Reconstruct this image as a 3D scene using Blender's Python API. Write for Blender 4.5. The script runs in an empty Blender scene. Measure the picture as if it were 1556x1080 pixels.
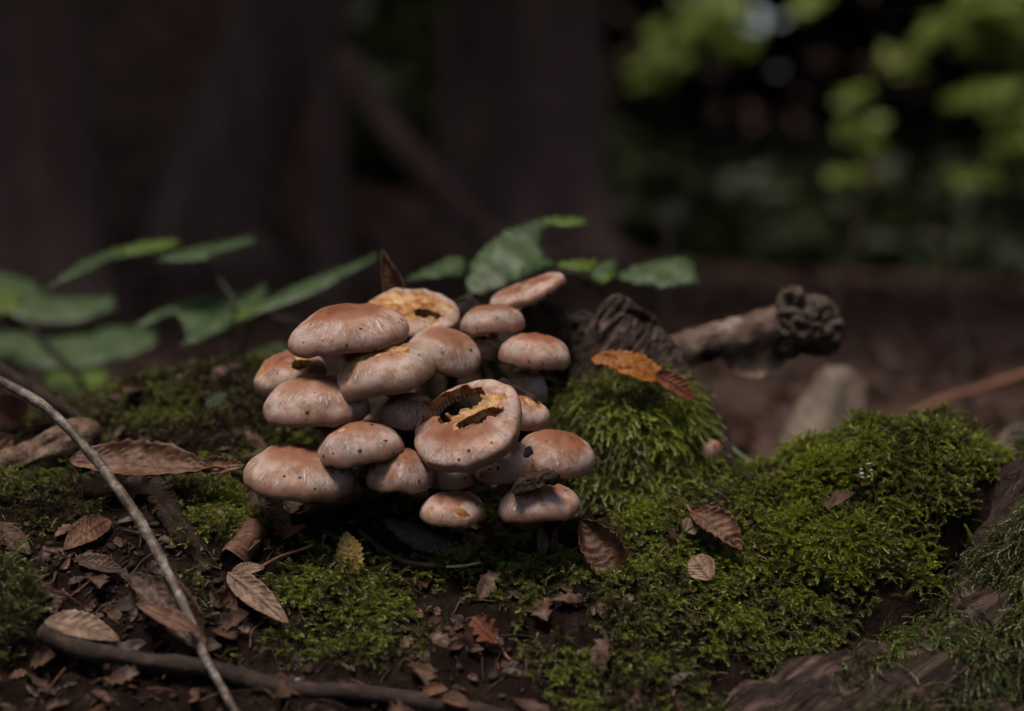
import bpy, bmesh, math, random
import numpy as np
from mathutils import Vector, Matrix, noise as mnoise

sc = bpy.context.scene
col = sc.collection
rng = np.random.default_rng(7)
random.seed(7)

# ------------------------------------------------------------------ camera, sky, sun, exposure
CAM = Vector((0.0, 0.0, 0.20))
PITCH = math.radians(6.0)
LENS, SENSOR = 60.0, 36.0
FWD = Vector((0, math.cos(PITCH), -math.sin(PITCH)))
UPV = Vector((0, math.sin(PITCH), math.cos(PITCH)))
cam_d = bpy.data.cameras.new('camera')
cam = bpy.data.objects.new('camera', cam_d)
col.objects.link(cam)
cam.location = CAM
cam.rotation_euler = (math.radians(90) - PITCH, 0, 0)
cam_d.lens, cam_d.sensor_width = LENS, SENSOR
cam_d.clip_start, cam_d.clip_end = 0.02, 400
cam_d.dof.use_dof = True
cam_d.dof.focus_distance = 0.962
cam_d.dof.aperture_fstop = 3.0
sc.camera = cam

SUN = Vector((-0.17, -0.19, 0.96)).normalized()      # direction towards the sun
world = bpy.data.worlds.new('World')
sc.world = world
world.use_nodes = True
wn = world.node_tree.nodes
wl = world.node_tree.links
sky = wn.new('ShaderNodeTexSky')
sky.sky_type = 'NISHITA'
sky.sun_disc = False
sky.sun_elevation = math.asin(SUN.z)
sky.sun_rotation = math.atan2(SUN.x, SUN.y)
sky.air_density, sky.dust_density, sky.ozone_density = 1.0, 5.0, 0.5
wn['Background'].inputs['Strength'].default_value = 0.12
wl.new(sky.outputs[0], wn['Background'].inputs['Color'])
sun_d = bpy.data.lights.new('sun', 'SUN')
sun_d.energy = 1.5
sun_d.angle = math.radians(16)
sun_d.color = (1.0, 0.90, 0.80)
sun = bpy.data.objects.new('sun', sun_d)
col.objects.link(sun)
sun.rotation_euler = SUN.to_track_quat('Z', 'Y').to_euler()
sc.view_settings.view_transform = 'Standard'
sc.view_settings.look = 'None'
sc.view_settings.exposure = 0.62
sc.view_settings.gamma = 1.0
sc.view_settings.use_curve_mapping = False
sc.cycles.use_denoising = True
sc.cycles.max_bounces = 4
sc.cycles.diffuse_bounces = 2
sc.cycles.glossy_bounces = 2
sc.cycles.transmission_bounces = 3
sc.cycles.transparent_max_bounces = 4
sc.cycles.sample_clamp_indirect = 4.0
sc.cycles.use_adaptive_sampling = True
sc.cycles.adaptive_threshold = 0.025

# ------------------------------------------------------------------ helpers
PXM = 0.6 / 1556.0            # metres per photo pixel at 1 m


STEEP = 0.50                  # the bank in front of the stump is steep: nominal depths short of 1 m are drawn closer together


def rd(d):
    return d if d >= 1 else 1 - (1 - d) * STEEP


def P(px, py, d):
    """World point seen at photo pixel (px, py) at depth d along the view axis."""
    d = float(rd(d))
    X = float(px - 778) * PXM
    Y = float(540 - py) * PXM
    return CAM + d * (FWD + Y * UPV + Vector((X, 0, 0)))


def project(v):
    v = np.asarray(v, float) - np.array(CAM)
    d = v @ np.array(FWD)
    return np.stack([778 + v[:, 0] / d / PXM, 540 - (v @ np.array(UPV)) / d / PXM, d], 1)


def _hash(ix, iy, iz, s):
    h = (ix * 374761393 + iy * 668265263 + iz * 2147483647 + s * 974634777) & 0xFFFFFFFF
    h = ((h ^ (h >> 13)) * 1274126177) & 0xFFFFFFFF
    h = ((h ^ (h >> 16)) * 2246822519) & 0xFFFFFFFF
    return ((h ^ (h >> 15)) & 0xFFFF) / 32767.5 - 1.0


def vnoise(p, s=0):
    """Value noise, p (n,3) -> (n,) in about -1..1"""
    p = np.asarray(p, float)
    i = np.floor(p).astype(np.int64)
    f = p - i
    f = f * f * (3 - 2 * f)
    out = 0
    for dx in (0, 1):
        wx = f[:, 0] if dx else 1 - f[:, 0]
        for dy in (0, 1):
            wy = f[:, 1] if dy else 1 - f[:, 1]
            for dz in (0, 1):
                wz = f[:, 2] if dz else 1 - f[:, 2]
                out = out + wx * wy * wz * _hash(i[:, 0] + dx, i[:, 1] + dy, i[:, 2] + dz, s)
    return out


def fbm(p, octv=4, s=0, gain=0.5):
    p = np.asarray(p, float)
    a, t, o = 1.0, 0.0, 0
    for k in range(octv):
        o = o + a * vnoise(p * 2.03 ** k + 17.3 * k, s + k)
        t += a
        a *= gain
    return o / t


def sstep(a, b, x):
    t = np.clip((np.asarray(x, float) - a) / (b - a), 0, 1)
    return t * t * (3 - 2 * t)


def thing(name, label, cat, loc=(0, 0, 0), group=None):
    o = bpy.data.objects.new(name, None)
    o.empty_display_size = 0.02
    col.objects.link(o)
    o.location = loc
    tag(o, label, cat, group)
    return o


def tag(o, label=None, cat=None, group=None, kind=None):
    if label: o['label'] = label
    if cat: o['category'] = cat
    if group: o['group'] = group
    if kind: o['kind'] = kind
    return o


def mesh_obj(name, V, F, mat, root=None, smooth=True, attrs=None, base=None):
    """V are world coordinates; with a root they are stored relative to it. base: origin of a top-level mesh."""
    V = np.asarray(V, float).reshape(-1, 3)
    off = np.zeros(3)
    up = root
    while up is not None:
        off = off + np.array(up.location)
        up = up.parent
    if base is not None:
        off = off + np.array(base)
    me = bpy.data.meshes.new(name)
    me.from_pydata((V - off).tolist(), [], [list(map(int, f)) for f in F])
    me.validate()
    if smooth:
        me.polygons.foreach_set('use_smooth', np.ones(len(me.polygons), bool))
    if attrs:
        for k, a in attrs.items():
            a = np.asarray(a, np.float32)
            if a.ndim == 1:
                at = me.attributes.new(k, 'FLOAT', 'POINT')
                at.data.foreach_set('value', a)
            else:
                at = me.attributes.new(k, 'FLOAT_VECTOR', 'POINT')
                at.data.foreach_set('vector', a.ravel())
    me.materials.append(mat)
    o = bpy.data.objects.new(name, me)
    col.objects.link(o)
    if base is not None:
        o.location = base
    o.parent = root
    return o


def grid_faces(nr, nc, wrap=False, off=0):
    F = []
    for i in range(nr - 1):
        for j in range(nc if wrap else nc - 1):
            k = (j + 1) % nc
            F.append((off + i * nc + j, off + i * nc + k, off + (i + 1) * nc + k, off + (i + 1) * nc + j))
    return F


def smooth_path(pts, n):
    """Catmull-Rom through pts (m,3+) sampled n times."""
    p = np.asarray([list(q) for q in pts], float)
    p = np.vstack([2 * p[0] - p[1], p, 2 * p[-1] - p[-2]])
    m = len(p) - 3
    out = []
    for t in np.linspace(0, m - 1e-6, n):
        i = int(t); u = t - i
        a, b, c, d = p[i:i + 4]
        out.append(0.5 * (2 * b + (c - a) * u + (2 * a - 5 * b + 4 * c - d) * u * u + (3 * b - a - 3 * c + d) * u ** 3))
    return np.array(out)


def tube_geo(pts, rad, nseg=10, rough=0.0, seed=0, freq=60.0, oval=1.0, knots=()):
    pts = np.asarray(pts, float)
    n = len(pts)
    rad = np.broadcast_to(np.asarray(rad, float), (n,))
    T = np.gradient(pts, axis=0)
    T /= np.linalg.norm(T, axis=1)[:, None] + 1e-12
    ref = np.array([0, 0, 1.0]) if abs(T[0, 2]) < 0.9 else np.array([1.0, 0, 0])
    N = np.cross(T[0], ref); N /= np.linalg.norm(N)
    V = []
    ang = np.linspace(0, 2 * np.pi, nseg, endpoint=False)
    for i in range(n):
        N = N - T[i] * np.dot(N, T[i]); N /= np.linalg.norm(N)
        B = np.cross(T[i], N)
        ring = np.cos(ang)[:, None] * N + oval * np.sin(ang)[:, None] * B
        V.append(pts[i] + ring * rad[i])
    V = np.array(V).reshape(-1, 3)
    if rough:
        ctr = np.repeat(pts, nseg, 0)
        d = V - ctr
        k = 1 + rough * fbm(V * freq, 3, seed) + 0.5 * rough * vnoise(V * freq * 4, seed + 9)
        V = ctr + d * k[:, None]
    F = grid_faces(n, nseg, True)
    a = len(V)
    V = np.vstack([V, pts[0] - T[0] * rad[0] * 0.3, pts[-1] + T[-1] * rad[-1] * 0.3])
    for j in range(nseg):
        F.append((a, (j + 1) % nseg, j))
        F.append((a + 1, (n - 1) * nseg + j, (n - 1) * nseg + (j + 1) % nseg))
    return V, F


def px_tube(pp, n=30, nseg=10, rough=0.15, seed=0, freq=60, taper=None):
    """pp: list of (px, py, depth, width_px)"""
    q = [tuple(P(a, b, c)) + (w * 0.5 * PXM * rd(c),) for a, b, c, w in pp]
    s = smooth_path(q, n)
    return tube_geo(s[:, :3], np.maximum(s[:, 3], 1e-4), nseg, rough, seed, freq)


def join_geo(*gs):
    V, F, o = [], [], 0
    for v, f in gs:
        V.append(np.asarray(v)); F += [tuple(i + o for i in q) for q in f]; o += len(v)
    return np.vstack(V), F


def remesh(V, F, voxel):
    """Closed rough solid -> even skin (voxel remesh evaluated here, returned as arrays)."""
    me = bpy.data.meshes.new('tmp')
    me.from_pydata(np.asarray(V).tolist(), [], [list(map(int, f)) for f in F])
    o = bpy.data.objects.new('tmp', me)
    col.objects.link(o)
    m = o.modifiers.new('r', 'REMESH')
    m.mode = 'VOXEL'; m.voxel_size = voxel
    dg = bpy.context.evaluated_depsgraph_get()
    e = o.evaluated_get(dg).to_mesh()
    n = len(e.vertices)
    co = np.empty(n * 3); e.vertices.foreach_get('co', co)
    no = np.empty(n * 3); e.vertices.foreach_get('normal', no)
    F2 = [tuple(p.vertices) for p in e.polygons]
    bpy.data.objects.remove(o)
    bpy.data.meshes.remove(me)
    return co.reshape(-1, 3), no.reshape(-1, 3), F2


def prism(outline, d, thick, lean=0.0, shrink=0.9):
    """outline: (px,py) or (px,py,depth) polygon -> closed solid with thickness away from the camera."""
    a = [P(*(q if len(q) == 3 else (q[0], q[1], d))) for q in outline]
    c = sum(a, Vector()) / len(a)
    b = [c + (p - c) * shrink + FWD * thick + Vector((0, 0, -lean)) for p in a]
    n = len(a)
    V = [tuple(p) for p in a + b]
    F = [tuple(range(n)), tuple(range(2 * n - 1, n - 1, -1))]
    for i in range(n):
        j = (i + 1) % n
        F.append((j, i, n + i, n + j))
    return np.array(V), F


def ellipsoid(c, r, n=24):
    V, F = [], []
    c = np.array(c); r = np.array(r)
    for i in range(n + 1):
        t = math.pi * i / n
        for j in range(2 * n):
            f = math.pi * j / n
            V.append(c + r * np.array([math.sin(t) * math.cos(f), math.sin(t) * math.sin(f), math.cos(t)]))
    return np.array(V), grid_faces(n + 1, 2 * n, True)


def grain_frame(g):
    g = np.array(g, float); g /= np.linalg.norm(g)
    h = np.cross(g, [0.3, 1, 0.2]); h /= np.linalg.norm(h)
    return np.stack([g, h, np.cross(g, h)], 0)


def wood_skin(V, F, voxel, grain, amp, seed=0, along=14.0, across=130.0):
    """Remesh and cut furrows that run along `grain`."""
    v, n, f = remesh(V, F, voxel)
    q = v @ grain_frame(grain).T
    s = q * np.array([along, across, across])
    k = 1 - np.abs(fbm(s, 4, seed)) * 2.2
    v = v + n * (amp * k)[:, None] + n * (amp * 1.2 * fbm(v * 40, 2, seed + 5))[:, None]
    return v, f


# ------------------------------------------------------------------ materials
class NT:
    def __init__(s, name):
        s.m = bpy.data.materials.new(name)
        s.m.use_nodes = True
        s.t = s.m.node_tree
        s.b = s.t.nodes['Principled BSDF']
        s.out = s.t.nodes['Material Output']

    def n(s, typ, **kw):
        nd = s.t.nodes.new(typ)
        for k, v in kw.items():
            setattr(nd, k, v)
        return nd

    def l(s, a, b):
        s.t.links.new(a, b)

    def coord(s, kind='Object', scale=(1, 1, 1), src=None):
        mp = s.n('ShaderNodeMapping')
        mp.inputs['Scale'].default_value = scale
        if src is None:
            src = s.n('ShaderNodeTexCoord').outputs[kind]
        s.l(src, mp.inputs['Vector'])
        return mp.outputs[0]

    def noise(s, vec, scale, detail=4, rough=0.55, dist=0.0):
        nd = s.n('ShaderNodeTexNoise')
        nd.inputs['Scale'].default_value = scale
        nd.inputs['Detail'].default_value = detail
        nd.inputs['Roughness'].default_value = rough
        nd.inputs['Distortion'].default_value = dist
        s.l(vec, nd.inputs['Vector'])
        return nd.outputs['Fac']

    def ramp(s, fac, stops):
        nd = s.n('ShaderNodeValToRGB')
        el = nd.color_ramp.elements
        while len(el) < len(stops):
            el.new(0.5)
        for e, (p, c) in zip(el, stops):
            e.position = p
            e.color = (*c, 1) if len(c) == 3 else c
        s.l(fac, nd.inputs[0])
        return nd.outputs[0]

    def mapr(s, v, a, b, c=0.0, d=1.0):
        nd = s.n('ShaderNodeMapRange')
        nd.interpolation_type = 'SMOOTHSTEP'
        for i, x in enumerate((a, b, c, d)):
            nd.inputs[i + 1].default_value = x
        s.l(v, nd.inputs[0])
        return nd.outputs[0]

    def mix(s, fac, a, b, mode='MIX'):
        nd = s.n('ShaderNodeMix', data_type='RGBA', blend_type=mode)
        for sock, v in ((nd.inputs[0], fac), (nd.inputs[6], a), (nd.inputs[7], b)):
            if isinstance(v, (int, float)):
                sock.default_value = v
            elif isinstance(v, tuple):
                sock.default_value = (*v, 1)
            else:
                s.l(v, sock)
        return nd.outputs[2]

    def math(s, op, a, b=0.0, c=0.0):
        nd = s.n('ShaderNodeMath', operation=op)
        for sock, v in zip(nd.inputs, (a, b, c)):
            if isinstance(v, (int, float)):
                sock.default_value = v
            else:
                s.l(v, sock)
        return nd.outputs[0]

    def bump(s, h, strength, dist, normal=None):
        nd = s.n('ShaderNodeBump')
        nd.inputs['Strength'].default_value = strength
        nd.inputs['Distance'].default_value = dist
        s.l(h, nd.inputs['Height'])
        if normal is not None:
            s.l(normal, nd.inputs['Normal'])
        return nd.outputs[0]

    def attr(s, name, out='Fac', typ='GEOMETRY'):
        nd = s.n('ShaderNodeAttribute', attribute_name=name, attribute_type=typ)
        return nd.outputs[out]

    def rand(s):
        return s.n('ShaderNodeObjectInfo').outputs['Random']

    def set(s, **kw):
        for k, v in kw.items():
            sock = s.b.inputs[k.replace('_', ' ')]
            if isinstance(v, (int, float)):
                sock.default_value = v
            elif isinstance(v, tuple):
                sock.default_value = (*v, 1) if len(v) == 3 and sock.type == 'RGBA' else v
            else:
                s.l(v, sock)
        return s.m


def mat_cap():
    m = NT('mushroom_cap')
    cc = m.attr('capco', 'Vector')
    rnd = m.rand()
    off = m.n('ShaderNodeVectorMath', operation='MULTIPLY_ADD')
    comb = m.n('ShaderNodeCombineXYZ')
    for i in range(3): m.l(rnd, comb.inputs[i])
    m.l(comb.outputs[0], off.inputs[0])
    off.inputs[1].default_value = (31, 57, 83)
    m.l(cc, off.inputs[2])
    cv = off.outputs[0]
    obj = m.n('ShaderNodeTexCoord').outputs['Object']
    off2 = m.n('ShaderNodeVectorMath', operation='MULTIPLY_ADD')
    m.l(comb.outputs[0], off2.inputs[0]); off2.inputs[1].default_value = (3, 5, 7)
    m.l(obj, off2.inputs[2])
    ov = off2.outputs[0]
    s = m.attr('rad')
    n1 = m.noise(ov, 70, 5, 0.6)
    n2 = m.noise(ov, 330, 3, 0.6)
    sw = m.math('ADD', s, m.math('MULTIPLY', m.math('SUBTRACT', n1, 0.5), 0.42))
    sw = m.math('ADD', sw, m.math('MULTIPLY', m.math('SUBTRACT', rnd, 0.5), 0.26))
    base = m.ramp(sw, [(0.02, (0.16, 0.052, 0.024)), (0.28, (0.265, 0.104, 0.052)), (0.44, (0.37, 0.20, 0.135)),
                       (0.60, (0.43, 0.265, 0.19)), (0.78, (0.32, 0.18, 0.12)), (1.0, (0.185, 0.118, 0.08))])
    base = m.mix(m.mapr(n2, 0.38, 0.72, 0, 0.55), base, (0.19, 0.082, 0.048))
    wn_ = m.n('ShaderNodeTexWhiteNoise', noise_dimensions='1D'); m.l(rnd, wn_.inputs['W'])
    base = m.mix(m.mapr(wn_.outputs['Value'], 0.1, 1.0, 0, 0.42), base, (0.22, 0.115, 0.075))
    blot = m.noise(ov, 120, 5, 0.7, 0.6)
    base = m.mix(m.mapr(blot, 0.54, 0.66, 0, 0.45), base, (0.23, 0.09, 0.05))
    # pale veil fibrils, drawn out along the meridians, in broken patches
    st = m.noise(m.coord(scale=(15, 15, 9), src=cv), 1.0, 5, 0.72, 0.8)
    st2 = m.noise(m.coord(scale=(26, 26, 5.0), src=cv), 1.0, 3, 0.65, 0.5)
    zone = m.noise(ov, 62, 3, 0.6)
    band = m.math('MULTIPLY', m.mapr(s, 0.33, 0.50), m.mapr(s, 0.82, 0.62))
    fib = m.math('MULTIPLY', m.mapr(m.math('ADD', m.math('MULTIPLY', st, 0.55), m.math('MULTIPLY', st2, 0.45)), 0.47, 0.60), band)
    fib = m.math('MULTIPLY', fib, m.mapr(zone, 0.42, 0.58))
    base = m.mix(m.math('MULTIPLY', fib, 0.82), base, (0.74, 0.67, 0.66))
    sheen = m.math('MULTIPLY', band, m.mapr(m.noise(ov, 90, 4, 0.6), 0.42, 0.60, 0, 0.52))  # pale patches over the middle band of the cap
    base = m.mix(sheen, base, (0.58, 0.47, 0.43))
    # torn, eaten flesh
    fl = m.attr('flesh')
    fn = m.noise(ov, 150, 6, 0.72)
    fcol = m.ramp(fn, [(0.34, (0.15, 0.045, 0.014)), (0.43, (0.29, 0.115, 0.040)), (0.53, (0.44, 0.25, 0.10)), (0.64, (0.55, 0.41, 0.24)), (0.74, (0.72, 0.66, 0.56))])
    flm = m.mapr(m.math('ADD', fl, m.math('MULTIPLY', m.math('SUBTRACT', fn, 0.5), 0.7)), 0.42, 0.58)
    base = m.mix(flm, base, fcol)
    # dirt specks
    vo = m.n('ShaderNodeTexVoronoi', feature='F1')
    vo.inputs['Scale'].default_value = 240
    dv = m.n('ShaderNodeVectorMath', operation='MULTIPLY_ADD')
    nz_ = m.n('ShaderNodeTexNoise'); nz_.inputs['Scale'].default_value = 700; m.l(ov, nz_.inputs['Vector'])
    m.l(nz_.outputs['Color'], dv.inputs[0]); dv.inputs[1].default_value = (.0022,) * 3; m.l(ov, dv.inputs[2])
    m.l(dv.outputs[0], vo.inputs['Vector'])
    sepc = m.n('ShaderNodeSeparateColor'); m.l(vo.outputs['Color'], sepc.inputs[0])
    pick = m.mapr(sepc.outputs[0], 0.55, 0.57)
    size = m.math('MULTIPLY', m.math('POWER', sepc.outputs[1], 2.5), 0.30)
    sp = m.math('MULTIPLY', m.math('LESS_THAN', vo.outputs['Distance'], m.math('ADD', size, 0.05)), pick)
    spm = m.math('MULTIPLY', sp, m.mapr(m.noise(ov, 38, 2), 0.42, 0.52))
    base = m.mix(spm, base, (0.018, 0.011, 0.008))
    hgt = m.math('ADD', m.math('MULTIPLY', n2, 0.5), m.math('ADD', m.math('MULTIPLY', fib, 0.9), m.math('MULTIPLY', m.math('MULTIPLY', flm, fn), 2.5)))
    hgt = m.math('ADD', hgt, m.math('MULTIPLY', spm, 2.0))
    nrm = m.bump(hgt, 0.75, 0.0008)
    rough = m.math('ADD', m.mapr(blot, 0.35, 0.65, 0.50, 0.78), m.math('MULTIPLY', flm, 0.2))
    return m.set(Base_Color=base, Roughness=rough, Normal=nrm, Specular_IOR_Level=0.38, Subsurface_Weight=0.12,
                 Subsurface_Radius=(0.004, 0.002, 0.001), Subsurface_Scale=1.0)


def mat_gill():
    m = NT('mushroom_gills')
    cc = m.attr('capco', 'Vector')
    sx = m.n('ShaderNodeSeparateXYZ'); m.l(cc, sx.inputs[0])
    ang = m.math('ARCTAN2', sx.outputs[1], sx.outputs[0])
    w = m.math('SINE', m.math('MULTIPLY', ang, 70.0))
    n = m.noise(m.coord(), 120, 3)
    c = m.mix(m.mapr(w, -1, 1), (0.16, 0.12, 0.085), (0.52, 0.43, 0.33))
    c = m.mix(m.math('MULTIPLY', n, 0.4), c, (0.22, 0.18, 0.13))
    return m.set(Base_Color=c, Roughness=0.6, Normal=m.bump(w, 0.9, 0.0008))


def mat_stem():
    m = NT('mushroom_stem')
    v = m.coord(scale=(1, 1, 0.25))
    n = m.noise(v, 180, 5, 0.6)
    c = m.ramp(n, [(0.3, (0.19, 0.085, 0.045)), (0.5, (0.34, 0.21, 0.14)), (0.75, (0.46, 0.34, 0.25))])
    return m.set(Base_Color=c, Roughness=0.55, Normal=m.bump(n, 0.6, 0.001))


def mat_simple(name, stops, scale, rough=0.75, bump=0.6, dist=0.002, detail=6, spec=0.3, vscale=(1, 1, 1)):
    m = NT(name)
    v = m.coord(scale=vscale)
    n = m.noise(v, scale, detail, 0.62)
    n2 = m.noise(v, scale * 5.3, 3, 0.6)
    nn = m.math('ADD', m.math('MULTIPLY', n, 0.7), m.math('MULTIPLY', n2, 0.3))
    c = m.ramp(nn, stops)
    return m.set(Base_Color=c, Roughness=rough, Normal=m.bump(nn, bump, dist), Specular_IOR_Level=spec)


def mat_wood(name, stops, grain, along=18, across=240, rough=0.7, lichen=None):
    """Wood whose fibres run along the world direction `grain`."""
    m = NT(name)
    fr = grain_frame(grain)
    geo = m.n('ShaderNodeNewGeometry').outputs['Position']
    comb = m.n('ShaderNodeCombineXYZ')
    for i, sca in enumerate((along, across, across)):
        dp = m.n('ShaderNodeVectorMath', operation='DOT_PRODUCT')
        m.l(geo, dp.inputs[0])
        dp.inputs[1].default_value = tuple(fr[i] * sca)
        m.l(dp.outputs['Value'], comb.inputs[i])
    n = m.noise(comb.outputs[0], 1.0, 6, 0.62, 0.4)
    n2 = m.noise(m.coord(), 60, 4)
    c = m.ramp(n, stops)
    c = m.mix(m.mapr(n2, 0.4, 0.7, 0, 0.55), c, stops[0][1])
    if lichen:
        n3 = m.noise(m.coord(), 90, 5, 0.6)
        c = m.mix(m.mapr(n3, 0.55, 0.66, 0, 0.8), c, lichen)
    return m.set(Base_Color=c, Roughness=rough, Normal=m.bump(n, 1.0, 0.004), Specular_IOR_Level=0.12)


def mat_leaf(name, lo, mid, hi, trans=0.25, rough=0.55, scale=120, spot=None):
    m = NT(name)
    v = m.coord()
    n = m.noise(v, scale, 5, 0.6)
    ve = m.attr('vein')
    c = m.ramp(n, [(0.28, lo), (0.5, mid), (0.74, hi)])
    c = m.mix(m.math('MULTIPLY', ve, 0.32), c, lo)
    if spot:
        c = m.mix(m.mapr(m.noise(v, scale * 2.2, 3), 0.60, 0.68), c, spot)
    nrm = m.bump(m.math('ADD', m.math('MULTIPLY', ve, 1.2), n), 0.5, 0.0012)
    m.set(Base_Color=c, Roughness=rough, Normal=nrm, Specular_IOR_Level=0.4)
    tr = m.n('ShaderNodeBsdfTranslucent')
    m.l(c, tr.inputs['Color'])
    ms = m.n('ShaderNodeMixShader')
    ms.inputs[0].default_value = trans
    m.l(m.b.outputs[0], ms.inputs[1]); m.l(tr.outputs[0], ms.inputs[2])
    m.l(ms.outputs[0], m.out.inputs['Surface'])
    return m.m


def mat_moss(name, old, mid, tip, spec=0.5):
    """Shoots: brown at the old base, green above, bright at the growing tip; each shoot its own tint."""
    m = NT(name)
    t = m.attr('tip')
    tint = m.attr('tint', 'Fac', 'INSTANCER')
    c = m.ramp(t, [(0.0, old), (0.45, mid), (1.0, tip)])
    hs = m.n('ShaderNodeHueSaturation')
    m.l(m.mapr(tint, 0, 1, 0.47, 0.515), hs.inputs['Hue'])
    m.l(m.mapr(tint, 0, 1, 0.75, 1.1), hs.inputs['Saturation'])
    m.l(m.mapr(tint, 0, 1, 0.30, 1.4), hs.inputs['Value'])
    m.l(c, hs.inputs['Color'])
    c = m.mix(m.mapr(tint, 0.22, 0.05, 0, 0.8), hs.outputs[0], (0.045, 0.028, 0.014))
    m.set(Base_Color=c, Roughness=0.42, Specular_IOR_Level=spec)
    tr = m.n('ShaderNodeBsdfTranslucent')
    m.l(c, tr.inputs['Color'])
    ms = m.n('ShaderNodeMixShader')
    ms.inputs[0].default_value = 0.3
    m.l(m.b.outputs[0], ms.inputs[1]); m.l(tr.outputs[0], ms.inputs[2])
    m.l(ms.outputs[0], m.out.inputs['Surface'])
    return m.m


M = {}
M['cap'] = mat_cap()
M['gill'] = mat_gill()
M['stem'] = mat_stem()
def mat_soil():
    """Black humus round the stump; farther off the floor is covered in rotted brown leaf litter."""
    m = NT('forest_soil')
    v = m.coord()
    n = m.math('ADD', m.math('MULTIPLY', m.noise(v, 55, 6, 0.62), 0.7), m.math('MULTIPLY', m.noise(v, 290, 3, 0.6), 0.3))
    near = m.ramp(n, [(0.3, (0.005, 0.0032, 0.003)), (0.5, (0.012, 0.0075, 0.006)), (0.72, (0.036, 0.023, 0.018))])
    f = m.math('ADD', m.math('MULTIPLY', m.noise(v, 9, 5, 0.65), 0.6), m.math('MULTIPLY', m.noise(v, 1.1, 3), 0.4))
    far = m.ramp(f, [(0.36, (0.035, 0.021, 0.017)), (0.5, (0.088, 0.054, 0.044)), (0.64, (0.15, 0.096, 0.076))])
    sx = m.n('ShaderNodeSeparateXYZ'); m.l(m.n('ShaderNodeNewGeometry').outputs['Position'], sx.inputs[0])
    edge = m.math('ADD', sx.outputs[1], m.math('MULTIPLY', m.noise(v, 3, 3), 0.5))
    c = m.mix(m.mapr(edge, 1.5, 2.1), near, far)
    return m.set(Base_Color=c, Roughness=1.0, Normal=m.bump(n, 1.0, 0.006), Specular_IOR_Level=0.04)


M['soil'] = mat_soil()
M['crumb'] = mat_simple('soil_crumb', [(0.3, (0.018, 0.011, 0.008)), (0.55, (0.05, 0.033, 0.023)), (0.75, (0.10, 0.068, 0.048))], 160, 0.9, 0.8, 0.002, spec=0.12)
M['rot'] = mat_simple('rotten_wood', [(0.3, (0.012, 0.008, 0.006)), (0.5, (0.033, 0.022, 0.016)), (0.75, (0.07, 0.047, 0.036))], 120, 0.9, 1.0, 0.004, spec=0.1)
M['bark'] = mat_simple('bark', [(0.3, (0.03, 0.021, 0.016)), (0.5, (0.075, 0.053, 0.04)), (0.75, (0.17, 0.125, 0.095))], 90, 0.75, 0.9, 0.003)
M['tanbark'] = mat_simple('tan_bark', [(0.36, (0.035, 0.022, 0.016)), (0.5, (0.13, 0.085, 0.06)), (0.66, (0.30, 0.21, 0.155))], 120, 0.85, 1.0, 0.004, spec=0.15)
M['darkbark'] = mat_simple('dark_bark', [(0.3, (0.014, 0.009, 0.008)), (0.5, (0.038, 0.026, 0.022)), (0.75, (0.085, 0.058, 0.047))], 110, 0.8, 0.9, 0.003, spec=0.15)
M['twig'] = mat_simple('twig_bark', [(0.36, (0.035, 0.022, 0.017)), (0.5, (0.11, 0.082, 0.064)), (0.66, (0.34, 0.30, 0.26))], 95, 0.6, 0.7, 0.001)
M['paletwig'] = mat_simple('bare_twig_wood', [(0.3, (0.30, 0.22, 0.16)), (0.7, (0.55, 0.45, 0.36))], 200, 0.55, 0.4, 0.0006)
M['redtwig'] = mat_simple('red_twig', [(0.3, (0.10, 0.035, 0.02)), (0.7, (0.27, 0.12, 0.07))], 200, 0.5, 0.4, 0.0006)
M['stone'] = mat_simple('pale_stone', [(0.3, (0.06, 0.065, 0.07)), (0.7, (0.20, 0.205, 0.21))], 200, 0.4, 0.4, 0.0006)
M['lichen'] = mat_simple('white_fungus', [(0.3, (0.16, 0.15, 0.14)), (0.7, (0.42, 0.41, 0.41))], 300, 0.5, 0.3, 0.0004)
M['trunk'] = mat_simple('tree_bark', [(0.34, (0.055, 0.032, 0.026)), (0.5, (0.135, 0.080, 0.066)), (0.66, (0.22, 0.14, 0.115))], 7, 0.85, 1.0, 0.02, vscale=(1, 1, 0.3))
M['brown1'] = mat_leaf('dry_leaf_brown', (0.055, 0.024, 0.013), (0.16, 0.075, 0.042), (0.30, 0.165, 0.10))
M['brown2'] = mat_leaf('dry_leaf_tan', (0.085, 0.050, 0.034), (0.24, 0.150, 0.10), (0.42, 0.30, 0.21))
M['brown3'] = mat_leaf('dry_leaf_dark', (0.026, 0.013, 0.009), (0.075, 0.038, 0.025), (0.16, 0.09, 0.06))
M['dull'] = mat_leaf('dull_floor_leaf', (0.04, 0.026, 0.02), (0.085, 0.058, 0.045), (0.14, 0.10, 0.08))
M['rust'] = mat_leaf('dry_leaf_rust', (0.07, 0.018, 0.008), (0.21, 0.062, 0.026), (0.36, 0.15, 0.07))
M['orange'] = mat_leaf('autumn_leaf_orange', (0.13, 0.035, 0.004), (0.36, 0.12, 0.010), (0.46, 0.21, 0.025), spot=(0.10, 0.035, 0.01))
M['yellow'] = mat_leaf('autumn_leaf_yellow', (0.30, 0.17, 0.035), (0.48, 0.33, 0.09), (0.58, 0.43, 0.16), spot=(0.16, 0.08, 0.03))
M['pale'] = mat_leaf('bleached_leaf', (0.07, 0.048, 0.033), (0.20, 0.15, 0.11), (0.30, 0.24, 0.185), scale=34)
M['green'] = mat_leaf('green_leaf', (0.042, 0.078, 0.030), (0.064, 0.106, 0.042), (0.085, 0.13, 0.054), trans=0.3, rough=0.5, scale=60)
M['ygreen'] = mat_leaf('yellow_green_leaf', (0.06, 0.10, 0.012), (0.10, 0.16, 0.022), (0.14, 0.20, 0.04), trans=0.35, scale=60)
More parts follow.
